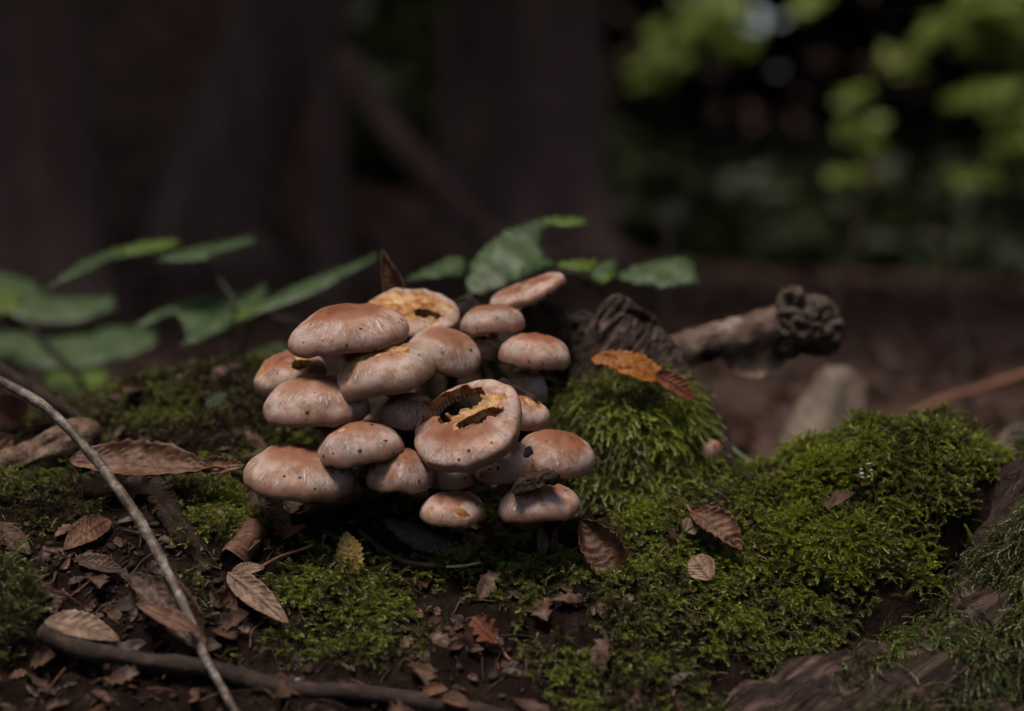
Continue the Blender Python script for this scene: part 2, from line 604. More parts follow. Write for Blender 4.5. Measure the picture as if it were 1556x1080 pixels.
M['gstem'] = mat_simple('green_stem', [(0.3, (0.05, 0.07, 0.02)), (0.7, (0.10, 0.14, 0.045))], 80, 0.5, 0.3, 0.001)
M['bstem'] = mat_simple('brown_stem', [(0.3, (0.018, 0.012, 0.008)), (0.7, (0.045, 0.030, 0.022))], 80, 0.6, 0.3, 0.001)
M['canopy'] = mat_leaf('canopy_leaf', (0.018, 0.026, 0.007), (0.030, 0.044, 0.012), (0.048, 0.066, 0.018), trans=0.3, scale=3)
M['lit'] = mat_leaf('sunlit_hazel_leaf', (0.20, 0.26, 0.05), (0.28, 0.36, 0.08), (0.34, 0.42, 0.11), trans=0.4, scale=3)  # leaf green raised to stand for sunlight on the far shrubs
M['moss'] = mat_moss('feather_moss', (0.032, 0.022, 0.010), (0.086, 0.093, 0.018), (0.25, 0.27, 0.05))
M['moss2'] = mat_moss('cushion_moss', (0.036, 0.033, 0.010), (0.104, 0.120, 0.018), (0.285, 0.31, 0.055))
M['moss3'] = mat_moss('hanging_moss', (0.040, 0.028, 0.012), (0.070, 0.082, 0.018), (0.14, 0.175, 0.035))

# ------------------------------------------------------------------ ground
GC = [  # px, py, depth of points on the soil
    (-250, 1080, .70), (0, 1080, .715), (400, 1085, .73), (800, 1080, .75), (1200, 1085, .80), (1560, 1090, .90), (1800, 1080, .92),
    (-250, 950, .80), (0, 950, .82), (400, 950, .84), (700, 960, .845), (900, 940, .86), (1150, 950, .875), (1500, 960, .985), (1800, 960, .985),
    (-250, 850, .88), (0, 850, .90), (300, 855, .915), (600, 860, .935), (900, 855, .95), (1100, 850, .95), (1300, 830, .945), (1500, 830, 1.0),
    (-200, 765, .97), (0, 765, .985), (250, 760, 1.0), (430, 770, 1.01), (600, 790, 1.02), (800, 800, 1.02), (950, 790, 1.01), (1100, 775, 1.01), (1200, 760, 1.01),
    (1240, 742, 1.01), (1285, 712, 1.02), (1345, 648, 1.03), (1420, 668, 1.03), (1500, 722, 1.02), (1300, 750, .975), (1420, 740, .98), (1600, 770, 1.04), (1800, 800, 1.05),
    (-250, 700, 1.07), (0, 700, 1.08), (150, 645, 1.11), (240, 600, 1.13), (330, 565, 1.15), (420, 552, 1.15), (520, 600, 1.15), (250, 690, 1.075), (400, 680, 1.08), (100, 705, 1.07),
    (-250, 655, 1.16), (0, 650, 1.16),
]
gp = np.array([list(P(*g)) for g in GC])
back = []
FLOOR = -0.075
for bx in np.linspace(-0.75, 0.75, 11):
    back.append((bx, 1.42, FLOOR)); back.append((bx, 1.7, FLOOR))
    back.append((bx, 0.45, -0.10)); back.append((bx, 0.2, -0.12))
for bx in (0.15, 0.22, 0.3, 0.42, 0.6):
    back.append((bx, 1.2, -0.05))
for bx in (-0.1, -0.2, 0.0, 0.08): back.append((bx, 1.3, -0.02))
gp = np.vstack([gp, back])


def _tps(r2):
    return np.where(r2 > 1e-12, 0.5 * r2 * np.log(r2 + 1e-12), 0)


def _fit(gp):
    A = gp[:, :2]; n = len(A)
    K = _tps(((A[:, None] - A[None]) ** 2).sum(-1)) + np.eye(n) * 2e-4
    Q = np.hstack([np.ones((n, 1)), A])
    L = np.block([[K, Q], [Q.T, np.zeros((3, 3))]])
    return A, np.linalg.solve(L, np.concatenate([gp[:, 2], np.zeros(3)]))


TPA, TPW = _fit(gp)


def far_height(x, y):
    r = np.hypot(x, y - 1)
    az = np.arctan2(x, y)
    h = FLOOR + 0.03 * fbm(np.stack([x * 1.3, y * 1.3, x * 0], -1), 3, 3) * sstep(1.2, 2.5, r)
    h = h + 0.10 * fbm(np.stack([x * .4, y * .4, x * 0 + 3], -1), 2, 4) * sstep(2, 5, r)
    hill = sstep(9, 22, r) * 4.2 + sstep(20, 60, r) * 8  # surrounding hills added to block light from the low sky
    h = h + sstep(3.6, 7.5, y) * (1.3 * sstep(.9, -1.0, x) + .12) * (1 - sstep(12, 30, np.abs(x)))
    notch = np.exp(-((az - 0.139) / 0.05) ** 2)
    hill = hill * (1 - 0.80 * notch)
    return h + hill


def ground_z(x, y, fine=True):
    x = np.asarray(x, float); y = np.asarray(y, float)
    sh = x.shape
    x = x.ravel(); y = y.ravel()
    w = (1 - sstep(0.55, 0.8, np.abs(x))) * sstep(0.25, 0.5, y) * (1 - sstep(1.4, 1.65, y))
    z = far_height(x, y)
    k = w > 0
    if k.any():
        q = np.stack([x[k], y[k]], 1)
        out = np.empty(len(q))
        for a in range(0, len(q), 20000):
            b = q[a:a + 20000]
            out[a:a + 20000] = _tps(((b[:, None] - TPA[None]) ** 2).sum(-1)) @ TPW[:-3] + TPW[-3] + b @ TPW[-2:]
        z[k] = z[k] * (1 - w[k]) + out * w[k]
        if fine:
            p = np.stack([q[:, 0], q[:, 1], q[:, 0] * 0], 1)
            z[k] += w[k] * (0.011 * fbm(p * 28, 3, 11) + 0.005 * fbm(p * 110, 3, 12) + 0.020 * sstep(.06, .2, q[:, 0]) * fbm(p * 38, 3, 13))
    return z.reshape(sh)


def spaced(lo, hi, a, b, fine, n):
    mid = np.arange(a, b, fine)
    t = np.linspace(0, 1, n + 1)[1:]
    up = b + (hi - b) * (np.exp(5.5 * t) - 1) / (math.exp(5.5) - 1)
    dn = a - (a - lo) * (np.exp(5.5 * t) - 1) / (math.exp(5.5) - 1)
    return np.concatenate([dn[::-1], mid, up])


gx = spaced(-90, 90, -0.62, 0.62, 0.004, 60)
gy = spaced(-60, 120, 0.60, 1.32, 0.004, 60)
GX, GY = np.meshgrid(gx, gy)
GZ = ground_z(GX, GY)
gV = np.stack([GX, GY, GZ], -1).reshape(-1, 3)
gF = grid_faces(len(gy), len(gx))
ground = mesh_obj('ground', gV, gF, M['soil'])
tag(ground, 'dark humus forest floor rising to hills added to block the low sky', 'ground', kind='structure')


def gpt(px, py, lift=0.0, d0=0.55, d1=2.5):
    """Point where the sight line through a pixel meets the ground: a place on the soil, lifted."""
    a, b = np.array(P(px, py, 1.0)), np.array(CAM)
    ds = np.arange(d0, d1, 0.003)
    q = b + (a - b) * ds[:, None]
    hit = np.nonzero(q[:, 2] < ground_z(q[:, 0], q[:, 1]))[0]
    return Vector(q[hit[0]] if len(hit) else q[-1]) + Vector((0, 0, lift))


def gd(px, py):
    p = gpt(px, py)
    return (p - CAM).dot(FWD)

# ------------------------------------------------------------------ the rotten stump and the big root
stump = thing('rotten_stump', 'dark rotten stump under the mushroom cluster, with broken wood and bark standing up', 'stump', tuple(P(760, 800, 1.13)))
body = join_geo(ellipsoid(P(735, 670, 1.165), (0.120, 0.085, 0.070)), ellipsoid(P(800, 560, 1.165), (0.060, 0.045, 0.040)),
                ellipsoid(P(955, 690, 1.10), (0.047, 0.050, 0.046)), ellipsoid(P(940, 800, 1.10), (0.075, 0.07, 0.05)),
                ellipsoid(P(600, 800, 1.12), (0.10, 0.06, 0.05)))
v, nrm_, f = remesh(*body, 0.0035)
v = v + nrm_ * (0.006 * fbm(v * 45, 4, 21) + 0.003 * fbm(v * 160, 2, 22))[:, None]
stump_core = (v, f)
mesh_obj('stump_wood', v, f, M['rot'], stump)
GR1 = P(960, 455, 1.1) - P(875, 570, 1.1)
M['shard'] = mat_wood('splintered_wood', [(0.32, (0.012, 0.007, 0.006)), (0.5, (0.060, 0.040, 0.032)), (0.68, (0.19, 0.14, 0.11))], GR1, lichen=None)
g = prism([(862, 590, 1.09), (878, 540, 1.09), (900, 490, 1.10), (918, 462, 1.105), (934, 447, 1.11), (952, 452, 1.11), (972, 470, 1.11), (990, 478, 1.115),
           (1008, 497, 1.12), (1030, 530, 1.12), (1050, 575, 1.11), (1050, 620, 1.10), (900, 620, 1.09)], 1.1, 0.03)
v, f = wood_skin(*g, 0.0013, GR1, 0.0022, 31, 10.0, 230.0)
mesh_obj('wood_splinter', v, f, M['shard'], stump)
g = prism([(1052, 590, 1.09), (1075, 585, 1.10), (1092, 620, 1.10), (1108, 650, 1.10), (1122, 700, 1.09), (1126, 745, 1.08), (1118, 790, 1.07), (1080, 790, 1.06), (1090, 730, 1.075), (1072, 670, 1.08)], 1.1, 0.022)
v, n_, f = remesh(*g, 0.002)
v = v + n_ * (0.004 * fbm(v * 110, 4, 33))[:, None]
mesh_obj('bark_rim', v, f, M['darkbark'], stump)
for k, (ol, dd, th) in enumerate([
        ([(790, 470), (815, 455), (850, 462), (870, 485), (862, 520), (830, 515), (800, 500)], 1.085, 0.02),
        ([(690, 455), (715, 447), (730, 462), (722, 490), (700, 485)], 1.095, 0.02),
        ([(740, 585), (765, 572), (790, 588), (812, 600), (826, 618), (805, 612), (780, 606), (755, 598)], 0.995, 0.008),
        ([(840, 500), (880, 470), (905, 480), (890, 560), (850, 575)], 1.105, 0.025)]):
    g = prism(ol, dd, th)
    v, n_, f = remesh(*g, 0.0015)
    v = v + n_ * (0.0035 * fbm(v * 150, 4, 40 + k))[:, None]
    mesh_obj('wood_fragment', v, f, M['darkbark'], stump)

A, B = np.array(P(1800, 850, 1.05)), np.array(P(1125, 1405, .80))
GR2 = B - A
M['rootwood'] = mat_wood('weathered_root_wood', [(0.32, (0.008, 0.005, 0.004)), (0.5, (0.036, 0.023, 0.019)), (0.68, (0.12, 0.078, 0.062))], GR2, along=10, across=190)
rs = np.linspace(-0.35, 1.25, 40)
rp = A + rs[:, None] * GR2
rp[:, 2] -= 0.008 * np.sin(rs * 5)
rr = 0.098 + 0.012 * np.sin(rs * 7 + 1) - 0.012 * rs
V_, F_ = tube_geo(rp, rr, 40, 0.12, 51, 14)
v, f = wood_skin(V_, F_, 0.0042, GR2, 0.0048, 52, 7.0, 75.0)
root_skin = (v, f)
root = mesh_obj('mossy_root', v, f, M['rootwood'], base=tuple(A + 0.4 * GR2 - np.array([0, 0, 0.09])))
tag(root, 'thick weathered root with grain, hung with moss, below the mossy hummock', 'root')

# ------------------------------------------------------------------ mushrooms
NPH = 128


def cap_geo(R, H, ex, seed, wav, dents, holes, scars, lip=1.0, quick=False):
    r_ = random.Random(seed)
    amps = [(k, r_.uniform(0.2, 1) * wav / k, r_.uniform(0, 6.28)) for k in (2, 3, 4, 5)]
    ph = np.linspace(0, 2 * np.pi, NPH, endpoint=False)
    prof = []
    for t in np.linspace(0.02, math.pi / 2, 44):
        prof.append((math.sin(t), H / R * max(math.cos(t), 0) ** ex, t / (math.pi / 2) * 0.86))
    nO = len(prof)
    lr, lh = 0.085 * lip, 0.13 * lip
    for a in np.linspace(0.25, 1.9, 6):
        prof.append((1 - lr + lr * math.cos(a), -lh * math.sin(a), 0.86 + 0.14 * a / 1.9))
    nL = len(prof)
    prof = np.array(prof)
    kin = int(np.sum(prof[:nO, 0] < 0.86))
    th = 0.20 - 0.10 * prof[:kin, 0]
    under = np.stack([prof[:kin, 0] * 0.985, prof[:kin, 1] * 0.93 - th - 0.02, prof[:kin, 2]], 1)

    def surf(pr):
        rr = pr[:, 0][:, None]; zz = pr[:, 1][:, None] + 0 * ph[None]
        sc_ = 1 + sum(a * np.cos(k * ph + p) for k, a, p in amps)[None] * rr
        x = rr * np.cos(ph) * sc_; y = rr * np.sin(ph) * sc_
        zz = zz + 0.5 * sum(a * np.cos(k * ph + p * 1.7) for k, a, p in amps)[None] * rr ** 2
        zz = zz + 0.10 * (wav / 0.05) * vnoise(np.stack([x * 1.6 + seed, y * 1.6, 0 * x], -1).reshape(-1, 3), seed).reshape(x.shape) * 0.5
        zz = zz + 0.034 * vnoise(np.stack([x * 5 + seed, y * 5, 0 * x], -1).reshape(-1, 3), seed + 3).reshape(x.shape)
        for cx, cy, rad, dep in dents:
            zz = zz - dep * np.exp(-((x - cx) ** 2 + (y - cy) ** 2) / rad ** 2)
        return np.stack([x, y, zz], -1)

    O = surf(prof)
    if quick:
        return O.reshape(-1, 3) * R
    U = surf(under)

    def field(Q, hs):
        x, y = Q[..., 0], Q[..., 1]
        best = np.full(x.shape, 9.0)
        for cx, cy, ra, rb, rot in hs:
            c, s_ = math.cos(rot), math.sin(rot)
            dx, dy = x - cx, y - cy
            u, w = (dx * c + dy * s_) / ra, (-dx * s_ + dy * c) / rb
            nz = fbm(np.stack([x * 7 + seed, y * 7, 0 * x], -1).reshape(-1, 3), 3, seed + 5).reshape(x.shape)
            best = np.minimum(best, np.sqrt(u * u + w * w) + 0.6 * nz)
        return best

    hf = field(O, holes) if holes else np.full(O.shape[:2], 9.0)
    sf = field(O, scars) if scars else np.full(O.shape[:2], 9.0)
    flesh = np.maximum(1 - sstep(0.85, 1.1, sf), (1 - sstep(1.0, 1.16, hf)))
    O[..., 2] -= 0.035 * (1 - sstep(0.8, 1.05, sf))
    nR = len(prof)
    OV = O.reshape(-1, 3); UV_ = U.reshape(-1, 3)
    capco = np.stack([np.tile(np.cos(ph), (nR, 1)), np.tile(np.sin(ph), (nR, 1)), np.tile(prof[:, 2][:, None], (1, NPH))], -1).reshape(-1, 3)
    rad = np.tile(prof[:, 2][:, None], (1, NPH)).ravel()
    F, G = [], []
    removed = set()
    for i in range(nR - 1):
        for j in range(NPH):
            k = (j + 1) % NPH
            if i < kin - 1 and (hf[i, j] + hf[i, k] + hf[i + 1, j] + hf[i + 1, k]) / 4 < 1:
                removed.add((i, j)); continue
            F.append((i * NPH + j, (i + 1) * NPH + j, (i + 1) * NPH + k, i * NPH + k))
    apex_hole = hf[0].min() < 1
    for i in range(kin - 1):
        for j in range(NPH):
            k = (j + 1) % NPH
            if (i, j) not in removed:
                G.append((i * NPH + j, i * NPH + k, (i + 1) * NPH + k, (i + 1) * NPH + j))
    # closing ring between the lip and the gill edge belongs to the gills
    base = len(UV_)
    gl = O[-1].reshape(-1, 3)
    GV = np.vstack([UV_, gl])
    for j in range(NPH):
        k = (j + 1) % NPH
        G.append(((kin - 1) * NPH + j, (kin - 1) * NPH + k, base + k, base + j))
    gco = np.vstack([np.stack([np.tile(np.cos(ph), (kin, 1)), np.tile(np.sin(ph), (kin, 1)), np.ones((kin, NPH))], -1).reshape(-1, 3),
                     np.stack([np.cos(ph), np.sin(ph), np.ones(NPH)], -1)])
    CV = OV; fl = flesh.ravel()
    if not apex_hole:
        CV = np.vstack([CV, O[0].mean(0)]); fl = np.append(fl, fl[0]); rad = np.append(rad, 0); capco = np.vstack([capco, [0, 0, 0]])
        for j in range(NPH):
            F.append((len(CV) - 1, j, (j + 1) % NPH))
    # torn walls of flesh
    if removed:
        o0 = len(CV)
        CV = np.vstack([CV, OV[:kin * NPH], UV_]); m_ = kin * NPH
        fl = np.concatenate([fl, np.ones(2 * m_)]); rad = np.concatenate([rad, np.full(2 * m_, .5)]); capco = np.vstack([capco, capco[:m_], capco[:m_]])

        def wall(a, b):
            F.append((o0 + a, o0 + b, o0 + m_ + b, o0 + m_ + a))
        for (i, j) in removed:
            k = (j + 1) % NPH
            if (i, (j - 1) % NPH) not in removed: wall(i * NPH + j, (i + 1) * NPH + j)
            if (i, k) not in removed: wall(i * NPH + k, (i + 1) * NPH + k)
            if i > 0 and (i - 1, j) not in removed: wall(i * NPH + j, i * NPH + k)
            if (i + 1, j) not in removed and i + 1 < kin: wall((i + 1) * NPH + j, (i + 1) * NPH + k)
        used = sorted({q for ff in F for q in ff})
        mp = {q: n for n, q in enumerate(used)}
        F = [tuple(mp[q] for q in ff) for ff in F]
        CV, fl, rad, capco = CV[used], fl[used], rad[used], capco[used]
    return CV * R, F, dict(flesh=fl, rad=rad, capco=capco), GV * R, G, dict(capco=gco)


def make_mushroom(bbox, d, e, roll, label, ex=0.98, seed=0, wav=0.07, dents=(), holes=(), scars=(), anchor=None, stem_w=0.17, lip=0.75):
    x0, x1, y0, y1 = bbox
    er, ro = math.radians(e - 8.0), math.radians(roll)
    a = Vector((math.sin(ro), -math.cos(ro) * math.sin(er), math.cos(ro) * math.cos(er))).normalized()
    xl = Vector((1, 0, 0)); xl = (xl - a * xl.dot(a)).normalized()
    yl = a.cross(xl)
    Rm = np.array([list(xl), list(yl), list(a)])
    mpp = PXM * d
    R = (x1 - x0) / 2 * mpp; H = 0.62 * R
    cx, cy = (x0 + x1) / 2, (y0 + y1) / 2
    for it in range(9):
        CV = cap_geo(R, H, ex, seed, wav, dents, (), (), lip, True)
        W = CV @ Rm + np.array(P(cx, cy, d))
        pr = project(W)
        bx0, bx1, by0, by1 = pr[:, 0].min(), pr[:, 0].max(), pr[:, 1].min(), pr[:, 1].max()
        R *= 1 + 0.9 * ((x1 - x0) / (bx1 - bx0) - 1)
        H = max(0.28 * R, H + 0.8 * ((y1 - y0) - (by1 - by0)) * mpp)
        cx += (x0 + x1 - bx0 - bx1) / 2; cy += (y0 + y1 - by0 - by1) / 2
    CV, F, at, GV, G, gat = cap_geo(R, H, ex, seed, wav, dents, holes, scars, lip)
    C = np.array(P(cx, cy, d))
    if anchor is None:
        anchor = (cx + (720 - cx) * 0.30, cy + 22, d + 0.10)
    base = P(*anchor)
    root_ = thing('mushroom', label, 'mushroom', tuple(base), 'mushrooms clustered on the rotten stump')
    cap = mesh_obj('cap', CV @ Rm + C, F, M['cap'], root_, attrs=at)
    mesh_obj('gills', GV @ Rm + C, G, M['gill'], cap, attrs=gat)
    top = Vector(C) + a * (0.10 * H)
    mid = Vector(C) - a * (0.30 * R) + Vector((0, 0.012, 0))
    sp = smooth_path([top, (top + mid) / 2, mid, (mid + base) / 2 - a * 0.1 * R, base], 16)
    rw = R * stem_w * (1 + 0.25 * np.linspace(-1, 1, 16) ** 2)
    sv, sf = tube_geo(sp, rw, 16, 0.10, seed, 90)
    mesh_obj('stem', sv, sf, M['stem'], root_)
    return root_


MUSH = [
    dict(bbox=(437, 622, 460, 545), d=.995, e=15, roll=-6, seed=1, ex=0.98, dents=((.22, .05, .16, .07), (-.05, -.2, .2, .03)), scars=((.20, .02, .12, .16, .6),),
         label='broad pale mushroom with a sunken brown spot on top, overhanging its neighbours'),
    dict(bbox=(553, 699, 443, 514), d=1.055, e=34, roll=4, seed=2, ex=.75, wav=.06, holes=((.30, -.30, .30, .15, .2),), scars=((-.1, .05, .85, .66, 0),),
         label='badly eaten mushroom with yellow torn flesh and a hole, below the upright dead leaf'),
    dict(bbox=(617, 731, 496, 575), d=1.02, e=24, roll=14, seed=3, ex=1.15, label='smooth brick brown conical mushroom beside the eaten yellow one'),
    dict(bbox=(511, 663, 517, 614), d=.975, e=19, roll=-13, seed=4, ex=0.95, wav=.06, dents=((-.72, -.45, .22, .20), (-.75, .1, .3, .05)), scars=((-.02, -.12, .62, .30, -.05), (-.5, -.40, .2, .16, .3)),
         label='mushroom with a ragged strip of yellow torn flesh across its top and folded side'),
    dict(bbox=(386, 498, 531, 604), d=1.03, e=22, roll=-14, seed=5, ex=.8, wav=.07, dents=((.35, -.5, .3, .12),), holes=((.52, -.42, .30, .24, .4),), scars=((-.72, -.12, .2, .42, .3), (.5, -.1, .25, .15, 0)),
         label='notched mushroom half hidden under the broad pale one, with a torn orange edge'),
    dict(bbox=(399, 563, 566, 650), d=.98, e=17, roll=3, seed=6, ex=1.12, label='large brown-topped mushroom with pale wet rim below the notched one'),
    dict(bbox=(481, 616, 638, 712), d=.955, e=12, roll=-9, seed=7, ex=1.0, scars=((-.25, -.35, .09, .07, 0),), label='mushroom with broken white rings and a small brown pit, above the smooth rounded brown one'),
    dict(bbox=(369, 541, 672, 764), d=.96, e=16, roll=5, seed=8, ex=1.08, wav=.05, label='large lowest mushroom at the edge of the cluster beside the curled brown leaf'),
    dict(bbox=(556, 659, 680, 751), d=.955, e=17, roll=4, seed=9, ex=1.1, label='smooth rounded brown mushroom between the ringed one and the big holed one'),
    dict(bbox=(576, 669, 596, 654), d=.985, e=15, roll=-3, seed=10, ex=.8, wav=.05, dents=((.62, -.25, .22, .14),), scars=((.52, -.3, .34, .30, .3),),
         label='small mushroom with a greenish yellow bite scar beside the big holed one'),
    dict(bbox=(629, 794, 577, 718), d=.95, e=45, roll=-20, seed=11, ex=.60, wav=.05, lip=1.1, holes=((-.28, .42, .54, .35, .30), (.22, -.14, .38, .13, .10)), scars=((.60, .30, .22, .09, -.6), (.1, .06, .5, .12, .2)),
         label='big central mushroom with two gaping holes that show its gills'),
    dict(bbox=(745, 836, 597, 656), d=1.0, e=18, roll=9, seed=12, ex=.8, scars=((.2, -.25, .42, .14, -.45),), label='pale mushroom with a long orange scar tucked behind the big holed one'),
    dict(bbox=(786, 905, 652, 727), d=.98, e=22, roll=9, seed=13, ex=1.0, label='speckled mushroom reaching out towards the green moss cushion'),
    dict(bbox=(719, 818, 670, 737), d=.965, e=12, roll=-4, seed=14, ex=.72, wav=.05, dents=((.78, -.1, .16, .12),), label='squarish brown mushroom with a crumb of soil on its side'),
    dict(bbox=(650, 728, 698, 746), d=.978, e=8, roll=-4, seed=15, ex=.6, label='small flat mushroom squeezed under the big holed one'),
    dict(bbox=(637, 739, 744, 802), d=.945, e=13, roll=2, seed=16, ex=1.0, scars=((.25, -.85, .3, .08, 0),), label='small low mushroom with a cracked rim, alone beneath the cluster'),
    dict(bbox=(757, 882, 728, 795), d=.945, e=15, roll=-5, seed=17, ex=1.05, label='low wet mushroom with a clump of dark soil on its top'),
    dict(bbox=(757, 867, 505, 563), d=1.03, e=13, roll=4, seed=18, ex=0.85, wav=.03, label='neat dome-shaped mushroom with a pale rim beside the dark splintered wood'),
    dict(bbox=(699, 798, 461, 510), d=1.05, e=11, roll=-4, seed=19, ex=0.85, wav=.03, label='small pale mushroom under the topmost saddle-shaped one'),
    dict(bbox=(744, 860, 414, 476), d=1.08, e=14, roll=-21, seed=20, ex=.7, wav=.05, dents=((.1, .1, .45, .22),), label='topmost saddle-shaped mushroom, tilted, under the green leaf'),
    dict(bbox=(706, 760, 510, 549), d=1.05, e=22, roll=8, seed=21, ex=.7, wav=.09, dents=((.5, -.4, .3, .2),), scars=((.4, -.3, .4, .35, 0),), label='small broken mushroom in the dark gap behind the conical one'),
    dict(bbox=(764, 832, 562, 612), d=1.05, e=12, roll=10, seed=22, ex=.9, label='small shaded red-brown mushroom below the neat domed one'),
    dict(bbox=(1046, 1097, 668, 724), d=1.072, e=34, roll=30, seed=23, ex=.7, anchor=(1070, 745, 1.085), label='tiny orange mushroom alone between the moss cushion and the bark'),
]
for m_ in MUSH:
    if m_['d'] < 1: m_['d'] = 1 - (1 - m_['d']) * 0.72 / STEEP
    make_mushroom(**m_)

# ------------------------------------------------------------------ dry leaves and litter, one by one
LEAFN = 0


def leaf_geo(base, tip, width, normal, curl=40, bend=10, teeth=0.06, nteeth=16, shape=0.8, crumple=0.05, seed=0, nl=30, nw=14, notch=0, pleat=0.02, thick=0.0003, pw=0.75, trim=0.0):
    b, t = np.array(base, float), np.array(tip, float)
    x = t - b; L = np.linalg.norm(x); x /= L
    n = np.array(normal, float); n -= x * n.dot(x); n /= np.linalg.norm(n)
    y = np.cross(n, x)
    T = np.linspace(0, 1, nl); Vv = np.linspace(-1, 1, nw)
    vts, vein = [], []
    for i, tt in enumerate(T):
        w = width * (np.sin(math.pi * min(max(trim + (1 - 2 * trim) * tt, .0), 1) ** shape)) ** pw * 0.5 + width * 0.01
        for v in Vv:
            ww = w * (1 + (teeth * (((tt * nteeth) % 1) - .5) * 2 if abs(v) > 0.99 else 0))
            if notch: ww *= 1 + notch * math.sin(tt * 23 + seed + 2 * np.sign(v)) * (abs(v) ** 2)
            th = math.radians(curl) * v * 0.5
            c = math.radians(curl) * 0.5
            if abs(c) > 1e-3:
                rho = ww / c
                yy, zz = rho * math.sin(th), rho * (1 - math.cos(th))
            else:
                yy, zz = v * ww, 0
            be = math.radians(bend)
            if abs(be) > 1e-3:
                rl = L / be
                aa = be * (tt - 0.5)
                xx, zb = rl * math.sin(aa) + L / 2, -rl * (1 - math.cos(aa))
            else:
                xx, zb = tt * L, 0
            ph = (tt * 9 - abs(v) * 1.6) * 2 * math.pi
            zz += zb + pleat * width * math.cos(ph) * (1 - abs(v) * 0.3)
            ve = max(0, math.cos(ph)) ** 6
            if abs(v) < 0.1: ve = 1.0
            vts.append(b + x * xx + y * yy + n * zz); vein.append(ve)
    V = np.array(vts)
    V = V + (np.stack([fbm(V * 90 + 7 * k, 3, seed + k) for k in range(3)], 1)) * crumple * width
    F = grid_faces(nl, nw)
    return V, F, np.array(vein), thick


def add_leaf(name, label, base, tip, wpx, normal, mat, cat='leaf', petiole=None, group=None, **kw):
    global LEAFN
    LEAFN += 1
    b, t = P(*base), P(*tip)
    V, F, ve, thick = leaf_geo(b, t, wpx * PXM * base[2], normal, seed=LEAFN * 13, **kw)
    o = thing(name, label, cat, tuple(b), group)
    bl = mesh_obj('blade', V, F, mat, o, attrs=dict(vein=ve))
    so = bl.modifiers.new('thickness', 'SOLIDIFY'); so.thickness = thick; so.offset = 0
    nw = kw.get('nw', 14); nl = kw.get('nl', 30)
    mid = V.reshape(nl, nw, 3)[:, nw // 2 - 1:nw // 2 + 1].mean(1)
    mv, mf = tube_geo(mid, np.linspace(0.0006, 0.00025, nl), 6)
    mesh_obj('midrib', mv, mf, mat, o, attrs=dict(vein=np.ones(len(mv))))
    if petiole:
        pts = [tuple(mid[0])] + [tuple(P(*q)) for q in petiole]
        s = smooth_path(pts, 14)
        pv, pf = tube_geo(s, np.linspace(0.0011, 0.0008, 14), 8, 0.2, LEAFN)
        mesh_obj('petiole', pv, pf, M['redtwig'], o)
    return o


UPN = (0, -.55, .83)
CAMN = (0, -1, .15)
def G_(px, py, up=0.0):
    """(px, py, depth) of a place on the soil, a little nearer so that the thing lies on top."""
    d = gd(px, py) - 0.004 - up
    return (px, py, d if d >= 1 else 1 - (1 - d) / STEEP)


add_leaf('fallen_leaf', 'large curled brown leaf with fanned veins lying below the mossy bank', (330, 714, .985), (104, 702, 1.0), 84, (0.05, -.62, .75), M['brown1'], curl=120, bend=-10, shape=1.15, crumple=.07, pleat=.03,
         petiole=[(350, 712, .985)])
add_leaf('fallen_leaf', 'small crumpled brown leaf tip between the curled brown leaf and the lowest mushroom', (300, 712, .99), (372, 708, .98), 34, (0, -.8, .6), M['brown1'], curl=120, crumple=.14)
add_leaf('fallen_leaf', 'rolled-up tan leaf forming an open tube beside the bark strip', (338, 838, .90), (374, 790, .945), 138, (.35, -.25, -.8), M['brown1'], curl=320, bend=8, shape=1.0, crumple=.07, pleat=.006, pw=.5, trim=.28, teeth=.14)
add_leaf('fallen_leaf', 'long greyish tan leaf lying below the rolled-up leaf', G_(346, 868, .014), G_(438, 945, .014), 44, (-.25, -.72, .6), M['brown2'], curl=70, bend=12, shape=.75, pleat=.025)
add_leaf('fallen_leaf', 'short broad tan leaf on top of the long greyish one', G_(352, 868, .012), G_(402, 862, .012), 26, (0, -.6, .8), M['brown2'], curl=60)
add_leaf('fallen_leaf', 'toothed yellow leaf standing upright on the moss', (537, 874, .915), (526, 808, .93), 44, (-.1, -1, .2), M['yellow'], curl=30, bend=8, teeth=.16, nteeth=9, shape=.85,
         petiole=[(532, 880, .912), (510, 900, .905), (485, 925, .895), (462, 948, .885)])
add_leaf('fallen_leaf', 'orange brown folded leaf beside the blurred green moss tuft', G_(68, 940, .01), G_(182, 970, .01), 62, (0, -.5, .85), M['brown2'], curl=80, bend=20)
add_leaf('fallen_leaf', 'big dark hollow curled leaf behind the long bent twig', G_(306, 985, .01), (196, 872, .855), 125, (.35, -.75, .55), M['brown3'], curl=170, bend=10, crumple=.09, shape=.7)
add_leaf('fallen_leaf', 'ragged brown leaf bridging the big hollow leaf', G_(300, 960, .03), G_(205, 915, .03), 40, (0, -.6, .8), M['brown1'], curl=90, crumple=.12)
add_leaf('fallen_leaf', 'cupped brown toothed leaf standing under the moss cushion', (940, 890, .905), (884, 790, .935), 124, (.12, -1, .25), M['brown1'], curl=215, bend=-12, teeth=.12, nteeth=18, crumple=.05, shape=.75,
         petiole=[(918, 890, .905), (897, 898, .91)])
add_leaf('fallen_leaf', 'brown curled leaf with ribbed veins lying on the bright moss', G_(1050, 772, .02), G_(1126, 834, .022), 66, (.1, -.75, .65), M['brown1'], curl=150, bend=30, crumple=.09, pleat=.05, shape=.9,
         petiole=[(1044, 768, .98)])
add_leaf('fallen_leaf', 'tan leaf scrap below the ribbed curled leaf', G_(1078, 882, .018), G_(1052, 843, .018), 44, (-.2, -.9, .4), M['brown2'], curl=60, crumple=.10)
